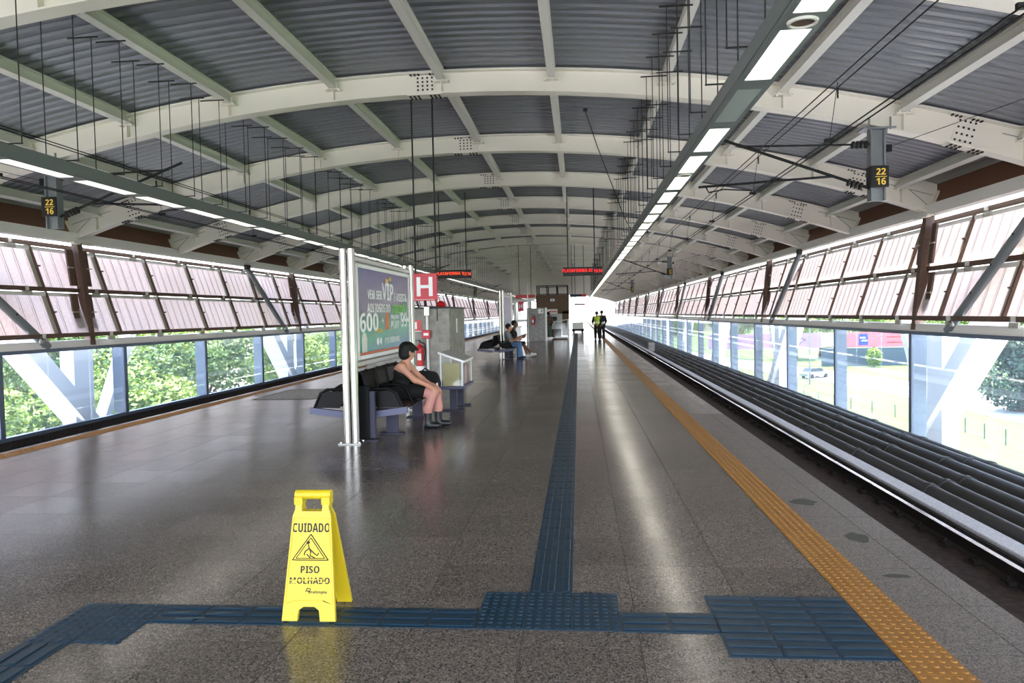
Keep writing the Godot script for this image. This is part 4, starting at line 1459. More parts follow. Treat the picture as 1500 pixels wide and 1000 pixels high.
# ================================================================ things far down the platform
func build_far_things() -> void:
	var s := st()
	var wb := thing("clad_wall", "grey speckled stone-clad stair wall with a fire extinguisher on it", "wall", Vector3(-2.50, 0, -44.6))
	cbx(s, Vector3(0, 0.98, 0), Vector3(1.10, 1.96, 2.4), 0.012)
	mi("cladding", s, "cladding", wb)
	s = st()
	bx(s, Vector3(0.60, 0.98, 1.1), Vector3(0.10, 1.96, 0.2))
	mi("white_edge", s, "white_gloss", wb)
	s = st()
	bx(s, Vector3(0.30, 1.76, 1.21), Vector3(0.30, 0.26, 0.012))
	var nb := mi("notice", s, "white_gloss", wb)
	s = st()
	prism(s, [Vector2(-0.05, -0.01), Vector2(0.02, 0.07), Vector2(0.06, 0.07), Vector2(0.01, -0.08), Vector2(-0.03, -0.08), Vector2(0.0, -0.01)], at(Vector3(0.34, 1.76, 1.217)), 0.004)
	mi("notice_arrow", s, "ink", nb)
	extinguisher("red fire extinguisher hung on the grey stone-clad stair wall", Vector3(-2.66, 0.95, -43.30))
	var lt := thing("lift_tower", "white framed glass lift tower behind the stone-clad wall", "lift", Vector3(-3.55, 0, -47.5))
	s = st()
	for x in [-0.45, 0.45]:
		for z in [-0.8, 0.8]:
			bx(s, Vector3(x, 1.25, z), Vector3(0.12, 2.5, 0.12))
	for y in [2.45, 1.2]:
		for z in [-0.8, 0.8]:
			bx(s, Vector3(0, y, z), Vector3(0.9, 0.12, 0.1))
	mi("frame", s, "white_gloss", lt)
	for v in [[Vector3(0, 1.2, 0.8), Vector3(0.8, 2.3, 0.02)], [Vector3(0.45, 1.2, 0), Vector3(0.02, 2.3, 1.5)]]:
		s = st()
		bx(s, v[0], v[1])
		mi("pane", s, "glass", lt)
	var rh := thing("letter_sign", "small red sign with a white letter H on the glass lift tower", "sign", Vector3(-3.62, 2.1, -46.62))
	s = st()
	bx(s, Vector3.ZERO, Vector3(0.36, 0.62, 0.03))
	mi("plate", s, "red", rh)
	text("letter", "H", 0.26, "white_gloss", rh, at(Vector3(0, 0, 0.018)))
	# brown kiosk over the stairs
	var k := thing("brown_kiosk", "brown box-shaped kiosk over the stairs in the middle of the platform", "kiosk", Vector3(-1.7, 0, -50.2))
	s = st()
	cbx(s, Vector3(0, 2.22, 0), Vector3(2.16, 1.26, 3.0), 0.01)
	mi("upper_box", s, "wood_brown", k)
	s = st()
	bx(s, Vector3(0.86, 0.95, 1.2), Vector3(0.44, 1.6, 0.6))
	mi("corner_pier", s, "wood_brown", k)
	s = st()
	bx(s, Vector3(-0.2, 0.30, 1.3), Vector3(1.5, 0.55, 0.4))
	mi("counter", s, "wood_brown", k)
	s = st()
	bx(s, Vector3(-0.2, 0.95, 0.3), Vector3(1.7, 1.6, 0.1))
	mi("back_wall", s, "white_gloss", k)
	s = st()
	bx(s, Vector3(0.1, 1.2, 0.37), Vector3(0.3, 0.4, 0.04))
	mi("screen_panel", s, "magazine_dark", k)
	s = st()
	bx(s, Vector3(0.02, 2.5, 1.52), Vector3(0.28, 0.16, 0.02))
	var kp := mi("plate", s, "white_gloss", k)
	s = st()
	bx(s, Vector3(0.02, 2.5, 1.535), Vector3(0.18, 0.05, 0.006))
	mi("plate_print", s, "ink", kp)
	s = st()
	for x in [-1.0, -0.35, 0.3, 1.0]:
		for z in [-1.2, 1.2]:
			bx(s, Vector3(x, 3.16, z), Vector3(0.07, 0.62, 0.07))
	for z in [-1.2, 1.2]:
		bx(s, Vector3(0, 3.46, z), Vector3(2.07, 0.05, 0.05))
		bx(s, Vector3(0, 2.9, z), Vector3(2.07, 0.05, 0.05))
	mi("roof_cage", s, "sign_black", k)
	var h2 := thing("letter_sign", "white board with a red H square on the brown kiosk", "sign", Vector3(-1.86, 1.74, -48.684))
	s = st()
	bx(s, Vector3.ZERO, Vector3(0.98, 0.32, 0.03))
	mi("board", s, "white_gloss", h2)
	s = st()
	bx(s, Vector3(-0.33, 0, 0.018), Vector3(0.30, 0.30, 0.008))
	mi("red_square", s, "red", h2)
	text("letter", "H", 0.2, "white_gloss", h2, at(Vector3(-0.33, 0, 0.025)))
	s = st()
	for i in 5:
		bx(s, Vector3(-0.05 + 0.11 * i, 0.0, 0.018), Vector3(0.08, 0.1, 0.006))
	mi("print", s, "red", h2)
	var sgns := [["direction_sign", "red hanging sign above the glass lift tower", -3.5, 2.78, 1.3, 0.22, "red_bright"], ["direction_sign", "navy hanging sign with a red end beside the brown kiosk", 0.0, 2.78, 1.1, 0.2, "navy"], ["direction_sign", "thin dark sign with a pink end below the navy sign", 0.1, 2.2, 0.75, 0.12, "sign_black"]]
	for i in 3:
		var a: Array = sgns[i]
		var o := hanging_sign(a[0], a[1], "sign", Vector3(a[2], a[3], -49.0 - i), Vector3(a[4], a[5], 0.1), a[6], [-0.4, 0.4] if i < 2 else [-0.3], roof_y(2.0))
		if i > 0:
			s = st()
			bx(s, Vector3(a[4] * 0.36, 0, 0.052), Vector3(a[4] * 0.28, a[5] - 0.01, 0.006))
			mi("coloured_end", s, "red", o)
	var bl := thing("stair_balustrade", "white stair balustrade with glass beside the brown kiosk", "balustrade", Vector3(-0.75, 0, -45.5))
	for i in 4:
		s = st()
		bx(s, Vector3(0.1, 0.6, -0.85 * i), Vector3(0.06, 1.2, 0.06))
		mi("post", s, "white_gloss", bl)
		if i < 3:
			s = st()
			bx(s, Vector3(0.1, 0.55, -0.85 * i - 0.425), Vector3(0.015, 0.95, 0.76))
			mi("pane", s, "glass", bl)
	s = st()
	bx(s, Vector3(-0.35, 0.55, 0), Vector3(0.85, 0.95, 0.015))
	mi("front_pane", s, "glass", bl)
	s = st()
	tube(s, [Vector3(-0.8, 1.1, 0), Vector3(0.1, 1.22, 0), Vector3(0.1, 1.22, -2.6)], 0.035, 8)
	mi("handrail", s, "white_gloss", bl)
	s = st()
	bx(s, Vector3(-0.35, 0.05, -1.3), Vector3(0.95, 0.1, 2.6))
	mi("kerb", s, "wood_brown", bl)
	var bn := thing("litter_bin", "dark green litter bin with a white base beside the balustrade", "bin", Vector3(-1.85, 0, -45.6))
	s = st()
	lathe(s, [Vector2(0.0, 0.16), Vector2(0.17, 0.16), Vector2(0.2, 0.8), Vector2(0.17, 0.86), Vector2(0.0, 0.88)], Transform3D(), 14)
	mi("body", s, "fence_green", bn)
	s = st()
	lathe(s, [Vector2(0.0, 0.0), Vector2(0.22, 0.0), Vector2(0.2, 0.16), Vector2(0.0, 0.17)], Transform3D(), 14)
	mi("base", s, "white_gloss", bn)
	var wp := thing("white_pole", "slim white pole rising beside the stone-clad stair wall", "pole", Vector3(-2.95, 0, -43.2))
	s = st()
	tube(s, [Vector3(0, 0, 0), Vector3(0, 3.4, 0)], 0.03, 8)
	mi("shaft", s, "white_gloss", wp)
	s = st()
	lathe(s, [Vector2(0, 0), Vector2(0.09, 0), Vector2(0.08, 0.03), Vector2(0, 0.03)], Transform3D(), 12)
	mi("foot", s, "white_gloss", wp)
	var tc := thing("service_cart", "low dark cart standing far down the platform", "cart", Vector3(-0.05, 0, -62.0))
	s = st()
	cbx(s, Vector3(0, 0.55, 0), Vector3(0.9, 0.55, 0.6), 0.02)
	mi("body", s, "white_gloss", tc)
	s = st()
	bx(s, Vector3(0, 0.2, 0), Vector3(1.0, 0.18, 0.66))
	mi("chassis", s, "sign_black", tc)
	for x in [-0.35, 0.35]:
		s = st()
		tube(s, [Vector3(x, 0.1, -0.34), Vector3(x, 0.1, 0.34)], 0.1, 10)
		mi("wheel", s, "tyre", tc)
	var sb := thing("signal_box", "grey equipment box between the track kerb and the pipes", "equipment box", Vector3(5.2, -1.72, -54.0))
	s = st()
	cbx(s, Vector3(0, 0.78, 0), Vector3(0.44, 0.6, 0.6), 0.02)
	mi("cabinet", s, "concrete", sb)
	s = st()
	bx(s, Vector3(0, 0.24, 0), Vector3(0.3, 0.5, 0.4))
	mi("plinth", s, "concrete", sb)

# ================================================================ outside
const GY := -8.0
func foliage(sd: int, blobs: Array, n: int, size: float) -> ArrayMesh:   # leaf clusters: small bent leaves scattered through a few crowns
	var r := RandomNumberGenerator.new()
	r.seed = sd
	var s := st()
	for i in n:
		var b: Array = blobs[r.randi() % blobs.size()]
		var d := Vector3(r.randfn(), r.randfn(), r.randfn()).normalized()
		var p: Vector3 = b[0] + d * (b[1] as Vector3) * pow(r.randf(), 0.28)
		var ax := Vector3(r.randfn(), r.randfn() * 0.5, r.randfn()).normalized()
		var up := ax.cross(Vector3(r.randfn(), r.randfn(), r.randfn())).normalized()
		var l := size * r.randf_range(0.6, 1.25)
		var nn := (d + ax.cross(up) * 0.6 + Vector3(0, 0.4, 0)).normalized()
		var q := [p - ax * l * 0.5, p + up * l * 0.28, p + ax * l * 0.5, p - up * l * 0.28]
		for t in [[0, 1, 2], [0, 2, 3]]:
			for j in t:
				s.set_normal(nn)
				s.add_vertex(q[j])
	return s.commit()
func build_outside() -> void:
	var s := st()
	var gr := setting("floor_001", "sunlit lawn and ground below the elevated station")
	bx(s, Vector3(150 + 12, GY - 0.25, -120), Vector3(300, 0.5, 480))
	mi("lawn", s, "lawn", gr)
	s = st()
	bx(s, Vector3(-150 - 12, GY - 0.25, -120), Vector3(300, 0.5, 480))
	mi("ground", s, "earth", gr)
	s = st()
	bx(s, Vector3(0, GY - 0.25, -120), Vector3(24, 0.5, 480))
	mi("under_station", s, "bounce_apron", gr)
	for v in [[Vector3(15.5, 0, -80), Vector3(7.0, 0.06, 300), 0.0], [Vector3(-20, 0, -80), Vector3(7.0, 0.06, 300), 0.0]]:  # unseen pale strips added beside the station to throw daylight up indoors
		s = st()
		bx(s, Vector3.ZERO, v[1])
		mi("bounce_path", s, "bounce_apron", gr, Transform3D(Basis(Vector3.UP, v[2]), v[0] + Vector3(0, GY + 0.03, 0)))
	# pale road running past the lawn, seen through the right windows
	s = st()
	var rp := [[46.0, 25.0], [40.0, 60.0], [38.5, 88.0], [32.5, 118.0], [25.0, 150.0], [19.0, 190.0]]
	for i in rp.size() - 1:
		beam(s, Vector3(rp[i][0], GY + 0.04, -rp[i][1]), Vector3(rp[i + 1][0], GY + 0.04, -rp[i + 1][1]), 9.5, 0.05)
	mi("road", s, "road", gr)
	# low green fence
	var fp := [[26.5, 30.0], [28.8, 50.0], [29.0, 61.0], [25.5, 72.0], [21.0, 86.0], [18.5, 110.0]]
	var fe := thing("lawn_fence", "low dark green post and wire fence across the lawn", "fence", Vector3(0, GY, 0))
	for i in fp.size() - 1:
		var a: Vector3 = Vector3(fp[i][0], 0, -fp[i][1])
		var b := Vector3(fp[i + 1][0], 0, -fp[i + 1][1])
		var n := int((b - a).length() / 2.4)
		for j in n:
			s = st()
			bx(s, a.lerp(b, float(j) / n) + Vector3(0, 0.55, 0), Vector3(0.07, 1.1, 0.07))
			mi("post", s, "fence_green", fe)
		s = st()
		for y in [0.4, 0.75, 1.02]:
			tube(s, [a + Vector3(0, y, 0), b + Vector3(0, y, 0)], 0.012, 4)
		mi("wires", s, "fence_green", fe)
	# long wall with painted boards beyond the road
	var w := thing("boundary_wall", "long slate-blue wall beyond the road under the pink boards", "wall", Vector3(40, GY, -126))
	s = st()
	bx(s, Vector3(7, 1.45, 0), Vector3(14, 2.9, 0.4))
	mi("wall_run", s, "wall_slate", w)
	var bnr := [["pink board with a blue square and a red frame above the slate wall", 49.2, 11.6, "banner_pink"], ["white panel board between the pink board and the mauve board", 41.6, 3.4, "white_gloss"], ["mauve board with a dark diamond outline beyond the road", 34.8, 10.0, "banner_mauve"], ["far mauve board at the end of the row beyond the road", 25.6, 8.0, "banner_mauve"]]
	for i in 4:
		var a: Array = bnr[i]
		var o := thing("painted_board", a[0], "board", Vector3(a[1], GY + 2.9, -126 + 0.05), 0.0, "painted boards beyond the road")
		s = st()
		bx(s, Vector3(0, 1.35, 0), Vector3(a[2], 2.5, 0.12))
		mi("board", s, a[3], o)
		if i == 0:
			s = st()
			bx(s, Vector3(-2.6, 1.4, 0.08), Vector3(1.5, 1.9, 0.03))
			mi("blue_square", s, "banner_blue", o)
			s = st()
			for y in [0.85, 1.75]:
				bx(s, Vector3(2.6, y, 0.08), Vector3(3.0, 0.16, 0.03))
			bx(s, Vector3(4.1, 1.3, 0.08), Vector3(0.16, 1.06, 0.03))
			mi("red_frame", s, "red_bright", o)
			s = st()
			for q in [[-2.7, 1.7], [-2.4, 1.2]]:
				bx(s, Vector3(q[0], q[1], 0.1), Vector3(0.9, 0.22, 0.02))
			mi("blue_square_mark", s, "white_gloss", o)
		elif i == 2:
			s = st()
			var dm := [Vector3(-3.2, 1.6, 0.09), Vector3(-1.2, 0.55, 0.09), Vector3(0.6, 0.2, 0.09), Vector3(2.6, 1.5, 0.09), Vector3(0.2, 2.4, 0.09), Vector3(-1.4, 1.5, 0.09), Vector3(-3.2, 1.6, 0.09)]
			tube(s, dm, 0.09, 5)
			mi("diamond_outline", s, "wall_slate", o)
			s = st()
			tube(s, [Vector3(-0.4, 1.0, 0.09), Vector3(0.8, 1.9, 0.09), Vector3(1.4, 1.3, 0.09), Vector3(0.2, 0.8, 0.09)], 0.08, 5)
			mi("inner_mark", s, "wall_slate", o)
		elif i == 1:
			s = st()
			tube(s, [Vector3(-1.6, 0.1, 0.09), Vector3(1.5, 0.4, 0.09), Vector3(1.3, 2.4, 0.09)], 0.09, 5)
			mi("edge_line", s, "ink", o)
	var bu := thing("bush", "bright yellow-green bush against the slate wall", "bush", Vector3(47.0, GY, -122.5))
	mi("leaves", foliage(5, [[Vector3(0, 1.6, 0), Vector3(1.3, 1.5, 1.2)]], 900, 0.4), "bush", bu)
	s = st()
	tube(s, [Vector3(0, 0, 0), Vector3(0.1, 1.2, 0)], [0.14, 0.08], 6)
	mi("stem", s, "trunk", bu)
	for c in [["silver car parked on the road near the big dark conifer", Vector3(37.0, GY, -58.5), 0.9], ["silver car parked on the road in front of the mauve board", Vector3(32.2, GY, -104.5), 0.5]]:
		var o := thing("car", c[0], "car", c[1], c[2])
		s = st()
		prism(s, [Vector2(-2.0, 0.35), Vector2(2.0, 0.35), Vector2(2.05, 0.75), Vector2(1.3, 0.95), Vector2(-1.9, 0.95), Vector2(-2.05, 0.7)], at(Vector3(0, 0, -0.82)), 1.64)
		mi("car_body", s, "car_silver", o)
		s = st()
		prism(s, [Vector2(-1.5, 0.95), Vector2(1.1, 0.95), Vector2(0.5, 1.42), Vector2(-1.1, 1.42)], at(Vector3(0, 0, -0.72)), 1.44)
		mi("cabin", s, "window_dark", o)
		for x in [-1.25, 1.25]:
			for z in [-0.75, 0.75]:
				s = st()
				tube(s, [Vector3(x, 0.32, z - 0.1), Vector3(x, 0.32, z + 0.1)], 0.32, 14)
				mi("wheel", s, "tyre", o)
	var lp := thing("lamp_post", "slender pole by the road with a side arm", "pole", Vector3(29.0, GY, -96.0))
	s = st()
	tube(s, [Vector3(0, 0, 0), Vector3(0, 9.0, 0)], [0.12, 0.07], 8)
	mi("pole", s, "grey_steel", lp)
	s = st()
	tube(s, [Vector3(0, 8.6, 0), Vector3(1.8, 9.0, 0)], 0.05, 6)
	mi("arm", s, "grey_steel", lp)
	# slack cable under the roof
	var cbl := thing("slack_cable", "single slanting cable hanging slack under the middle of the roof", "cable", Vector3(0, 0, 0))
	s = st()
	tube(s, [Vector3(0.25, 6.45, -18.0), Vector3(0.55, 5.7, -18.6), Vector3(1.3, 4.2, -20.5), Vector3(1.6, 3.98, -22.0)], 0.012, 6)
	mi("cable_run", s, "bolt", cbl)
	s = st()
	bx(s, Vector3(0.25, 6.47, -18.0), Vector3(0.1, 0.06, 0.08))
	mi("clamp", s, "bolt", cbl)
	# trees
	var tr := []
	for v in 3:
		var r := RandomNumberGenerator.new()
		r.seed = 70 + v
		var blobs := []
		for i in 8:
			var a := TAU * i / 8.0 + r.randf()
			blobs.append([Vector3(cos(a) * r.randf_range(1.6, 3.2), 6.0 + r.randf_range(-1.2, 1.7), sin(a) * r.randf_range(1.6, 3.2)), Vector3(1.7, 1.15, 1.7) * r.randf_range(0.8, 1.25)])
		blobs.append([Vector3(0, 7.0, 0), Vector3(2.2, 1.4, 2.2)])
		var t := thing("leafy_tree", ["broad leafy tree with a spreading crown outside the tree-side windows", "light green leafy tree outside the tree-side windows", "dense darker leafy tree outside the tree-side windows"][v], "tree", Vector3.ZERO, 0.0, "trees outside the tree-side windows")
		mi("crown", foliage(30 + v, blobs, 11000, 0.25), "leaf%d" % v, t)
		s = st()
		tube(s, [Vector3(0, 0, 0), Vector3(0.1, 2.0, 0.1), Vector3(0.0, 3.6, 0)], [0.32, 0.24, 0.2], 8)
		mi("trunk", s, "trunk", t)
		for i in 6:
			var b: Vector3 = blobs[i][0]
			s = st()
			tube(s, [Vector3(0, 3.3, 0), Vector3(b.x * 0.45, 4.4, b.z * 0.45), b], [0.14, 0.09, 0.03], 6)
			mi("branch", s, "trunk", t)
		tr.append(t)
	var spots := [[-22, 21, 1.0], [-21, 31, 1.0], [-23, 40, 1.1], [-20, 50, 1.0], [-26, 27, 1.1], [-29, 37, 1.2], [-31, 48, 1.2], [-24, 60, 1.1], [-36, 30, 1.2], [-38, 44, 1.3], [-34, 62, 1.2], [-21, 72, 1.0], [-44, 54, 1.3], [-27, 84, 1.2], [-22, 98, 1.1], [-46, 72, 1.4], [-24, 116, 1.2], [-38, 88, 1.3], [-30, 132, 1.3]]
	for i in spots.size():
		var p := Vector3(spots[i][0] + rng.randf_range(-0.8, 0.8), GY + rng.randf_range(-0.6, 0.2), -spots[i][1] as float)
		var o: Node3D = tr[i % 3]
		if i < 3:
			o.position = p
		else:
			o = copy(o, p)
		o.rotation.y = rng.randf() * TAU
		o.scale = Vector3.ONE * (spots[i][2] as float)
	var ct := thing("conifer", "big dark rounded conifer on the lawn outside the track-side windows", "tree", Vector3(39.0, GY, -69.0))
	mi("needles", foliage(50, [[Vector3(0, 2.6, 0), Vector3(3.6, 2.6, 3.2)], [Vector3(0.6, 5.2, 0), Vector3(2.6, 2.2, 2.4)], [Vector3(2.5, 4, 1), Vector3(2.6, 3, 2.4)], [Vector3(5.0, 3.4, 1), Vector3(3, 3.2, 2.4)]], 14000, 0.42), "leaf_conifer", ct)
	s = st()
	tube(s, [Vector3(0, 0, 0), Vector3(0, 4, 0)], [0.4, 0.2], 8)
	mi("trunk", s, "trunk", ct)
	for i in 9:
		var o := copy(tr[1 + i % 2], Vector3(22.0 + 8.5 * i + rng.randf_range(-2, 2), GY, -142.0 - rng.randf_range(0, 8)), rng.randf() * TAU, "leafy tree behind the painted boards across the road")
		o.set_meta("group", "trees behind the painted boards")
		o.scale = Vector3.ONE * 1.15
	# houses beyond the trees on the left
	var hs := [[-58, 62, 10, 7.2, 8, 0, "cream house with a red roof beyond the trees"], [-66, 84, 12, 6.5, 9, 1, "tan house with a red roof beyond the trees"], [-52, 44, 9, 6.0, 8, 1, "tan house standing alone behind the darkest tree"], [-60, 110, 14, 8.0, 9, 0, "tall cream house with a red roof far beyond the trees"]]
	for h in hs:
		var o := thing("house", h[6], "house", Vector3(h[0], GY, -h[1]))
		s = st()
		bx(s, Vector3(0, h[3] / 2.0, 0), Vector3(h[4], h[3], h[2]))
		mi("walls", s, "house_wall" if h[5] == 0 else "house_wall2", o)
		s = st()
		prism(s, [Vector2(-h[4] / 2.0 - 0.4, h[3]), Vector2(h[4] / 2.0 + 0.4, h[3]), Vector2(0, h[3] + 1.6)], at(Vector3(0, 0, -h[2] / 2.0)), h[2])
		mi("roof", s, "house_roof", o)
		for y in [1.6, 4.4]:
			for z in [-2.6, 0.0, 2.6]:
				s = st()
				bx(s, Vector3(h[4] / 2.0 + 0.02, y, z), Vector3(0.08, 1.2, 1.2))
				mi("window", s, "window_dark", o)

# ================================================================ people
func blob(bones: Array, cell: float, soft := 0.02) -> ArrayMesh:   # tapered capsules [a, b, ra, rb] joined by a smooth union, meshed as surface nets
	var lo := Vector3.ONE * 1e9
	var hi := -lo
	for b in bones:
		var r: float = maxf(b[2], b[3]) + soft * 2.5 + cell * 2
		for p in [b[0], b[1]]:
			lo = lo.min(p - Vector3.ONE * r)
			hi = hi.max(p + Vector3.ONE * r)
	var nx := int((hi.x - lo.x) / cell) + 2
	var ny := int((hi.y - lo.y) / cell) + 2
	var nz := int((hi.z - lo.z) / cell) + 2
	var F := PackedFloat32Array()
	F.resize(nx * ny * nz)
	var k := 1.0 / soft
	for b in bones:
		var a: Vector3 = b[0]
		var ab: Vector3 = b[1] - a
		var l2 := maxf(ab.length_squared(), 1e-9)
		var ra: float = b[2]
		var dr: float = b[3] - ra
		var r := maxf(ra, b[3]) + soft * 2.5 + cell
		var mn := ((a.min(b[1]) - Vector3.ONE * r - lo) / cell).floor()
		var mx := ((a.max(b[1]) + Vector3.ONE * r - lo) / cell).ceil()
		for z in range(maxi(int(mn.z), 0), mini(int(mx.z), nz - 1) + 1):
			for y in range(maxi(int(mn.y), 0), mini(int(mx.y), ny - 1) + 1):
				var row := (z * ny + y) * nx
				for x in range(maxi(int(mn.x), 0), mini(int(mx.x), nx - 1) + 1):
					var p := lo + Vector3(x, y, z) * cell
					var t := clampf((p - a).dot(ab) / l2, 0.0, 1.0)
					var d := p.distance_to(a + ab * t) - ra - dr * t
					if d < soft * 4.0:
						F[row + x] += exp(-minf(maxf(d * k, -30.0), 30.0))
	var id := PackedInt32Array()
	id.resize(nx * ny * nz)
	id.fill(-1)
	var V := PackedVector3Array()
	var N := PackedVector3Array()
	var I := PackedInt32Array()
	var sx := 1
	var sy := nx
	var sz := nx * ny
	var off := [0, sx, sy, sx + sy, sz, sz + sx, sz + sy, sz + sx + sy]
	var edges := [[0, 1], [2, 3], [4, 5], [6, 7], [0, 2], [1, 3], [4, 6], [5, 7], [0, 4], [1, 5], [2, 6], [3, 7]]
	for z in nz - 1:
		for y in ny - 1:
			var row := (z * ny + y) * nx
			for x in nx - 1:
				var c := row + x
				var inn := 0
				for o in off:
					if F[c + o] > 1.0:
						inn += 1
				if inn == 0 or inn == 8:
					continue
				var sum := Vector3.ZERO
				var cnt := 0
				for e in edges:
					var f0 := F[c + off[e[0]]]
					var f1 := F[c + off[e[1]]]
					if (f0 > 1.0) == (f1 > 1.0):
						continue
					var g0 := log(maxf(f0, 1e-4))
					var g1 := log(maxf(f1, 1e-4))
					var t := g0 / (g0 - g1)
					var p0 := Vector3(e[0] & 1, (e[0] >> 1) & 1, e[0] >> 2)
					var p1 := Vector3(e[1] & 1, (e[1] >> 1) & 1, e[1] >> 2)
					sum += p0.lerp(p1, t)
					cnt += 1
				id[c] = V.size()
				V.append(lo + (Vector3(x, y, z) + sum / cnt) * cell)
				var gr := Vector3.ZERO
				for o in 8:
					var f := log(maxf(F[c + off[o]], 1e-4))
					gr += Vector3(f if o & 1 else -f, f if o & 2 else -f, f if o & 4 else -f)
				N.append(-gr.normalized())
	for z in range(1, nz - 1):
		for y in range(1, ny - 1):
			var row := (z * ny + y) * nx
			for x in range(1, nx - 1):
				var c := row + x
				var a := F[c] > 1.0
				for ax in 3:
					var d1: int = [sx, sy, sz][ax]
					if (F[c + d1] > 1.0) == a:
						continue
					var u: int = [sy, sz, sx][ax]
					var v: int = [sz, sx, sy][ax]
					var q := [id[c - u - v], id[c - v], id[c], id[c - u]]
					if q[0] < 0 or q[1] < 0 or q[2] < 0 or q[3] < 0:
						continue
					if not a:
						q.reverse()
					I.append_array(PackedInt32Array([q[0], q[2], q[1], q[0], q[3], q[2]]))
	var arr := []
	arr.resize(Mesh.ARRAY_MAX)
	arr[Mesh.ARRAY_VERTEX] = V
	arr[Mesh.ARRAY_NORMAL] = N
	arr[Mesh.ARRAY_INDEX] = I
	var m := ArrayMesh.new()
	m.add_surface_from_arrays(Mesh.PRIMITIVE_TRIANGLES, arr)
	return m
func v3(x: float, y: float, z: float) -> Vector3:
	return Vector3(x, y, z)
func head_bones(c: Vector3, f: Vector3, r: float) -> Array:   # skull, jaw, nose, ears; f = way the face looks
	var sd := f.cross(Vector3.UP).normalized()
	var up := Vector3.UP
	return [[c - f * r * 0.18 + up * r * 0.18, c + f * r * 0.12 + up * r * 0.2, r * 0.86, r * 0.80], [c + f * r * 0.22 - up * r * 0.2, c + f * r * 0.42 - up * r * 0.78, r * 0.62, r * 0.36], [c + f * r * 0.86 + up * r * 0.05, c + f * r * 1.02 - up * r * 0.22, r * 0.10, r * 0.15], [c + f * r * 0.72 - up * r * 0.55, c + f * r * 0.76 - up * r * 0.58, r * 0.17, r * 0.17], [c + sd * r * 0.84 + up * r * 0.1, c + sd * r * 0.80 - up * r * 0.2, r * 0.14, r * 0.1], [c - sd * r * 0.84 + up * r * 0.1, c - sd * r * 0.80 - up * r * 0.2, r * 0.14, r * 0.1]]
func eyes(c: Vector3, f: Vector3, r: float, parent: Node) -> void:
	var sd := f.cross(Vector3.UP).normalized()
	for q in [-1, 1]:
		var s := st()
		var p: Vector3 = c + f * r * 0.80 + sd * r * 0.33 * q + Vector3.UP * r * 0.08
		lathe(s, [Vector2(0, -0.012), Vector2(0.010, -0.006), Vector2(0.012, 0), Vector2(0.010, 0.006), Vector2(0, 0.012)], at(p), 8)
		mi("eye", s, "ink", parent)
func hand_bones(w: Vector3, d: Vector3, side: Vector3, curl: Vector3, k := 1.0) -> Array:   # palm, four fingers and thumb from the wrist w towards d, fingers bent towards curl
	var out := [[w, w + d * 0.075 * k, 0.024 * k, 0.026 * k], [w + side * 0.014, w + d * 0.075 * k + side * 0.02, 0.02 * k, 0.018 * k], [w - side * 0.014, w + d * 0.075 * k - side * 0.02, 0.02 * k, 0.018 * k]]
	var ln := [0.058, 0.068, 0.064, 0.05]
	for i in 4:
		var b: Vector3 = w + d * 0.085 * k + side * (0.030 - 0.020 * i) * k
		var m: Vector3 = b + (d * 0.75 + curl * 0.55).normalized() * ln[i] * 0.55 * k
		out.append([b, m, 0.0095 * k, 0.0085 * k])
		out.append([m, m + (d * 0.3 + curl).normalized() * ln[i] * 0.6 * k, 0.0085 * k, 0.007 * k])
	var t0: Vector3 = w + d * 0.03 * k + side * 0.028 * k
	var t1: Vector3 = t0 + (d + side * 0.9).normalized() * 0.038 * k
	out.append([t0, t1, 0.012 * k, 0.010 * k])
	out.append([t1, t1 + (d + curl * 0.6).normalized() * 0.03 * k, 0.010 * k, 0.008 * k])
	return out
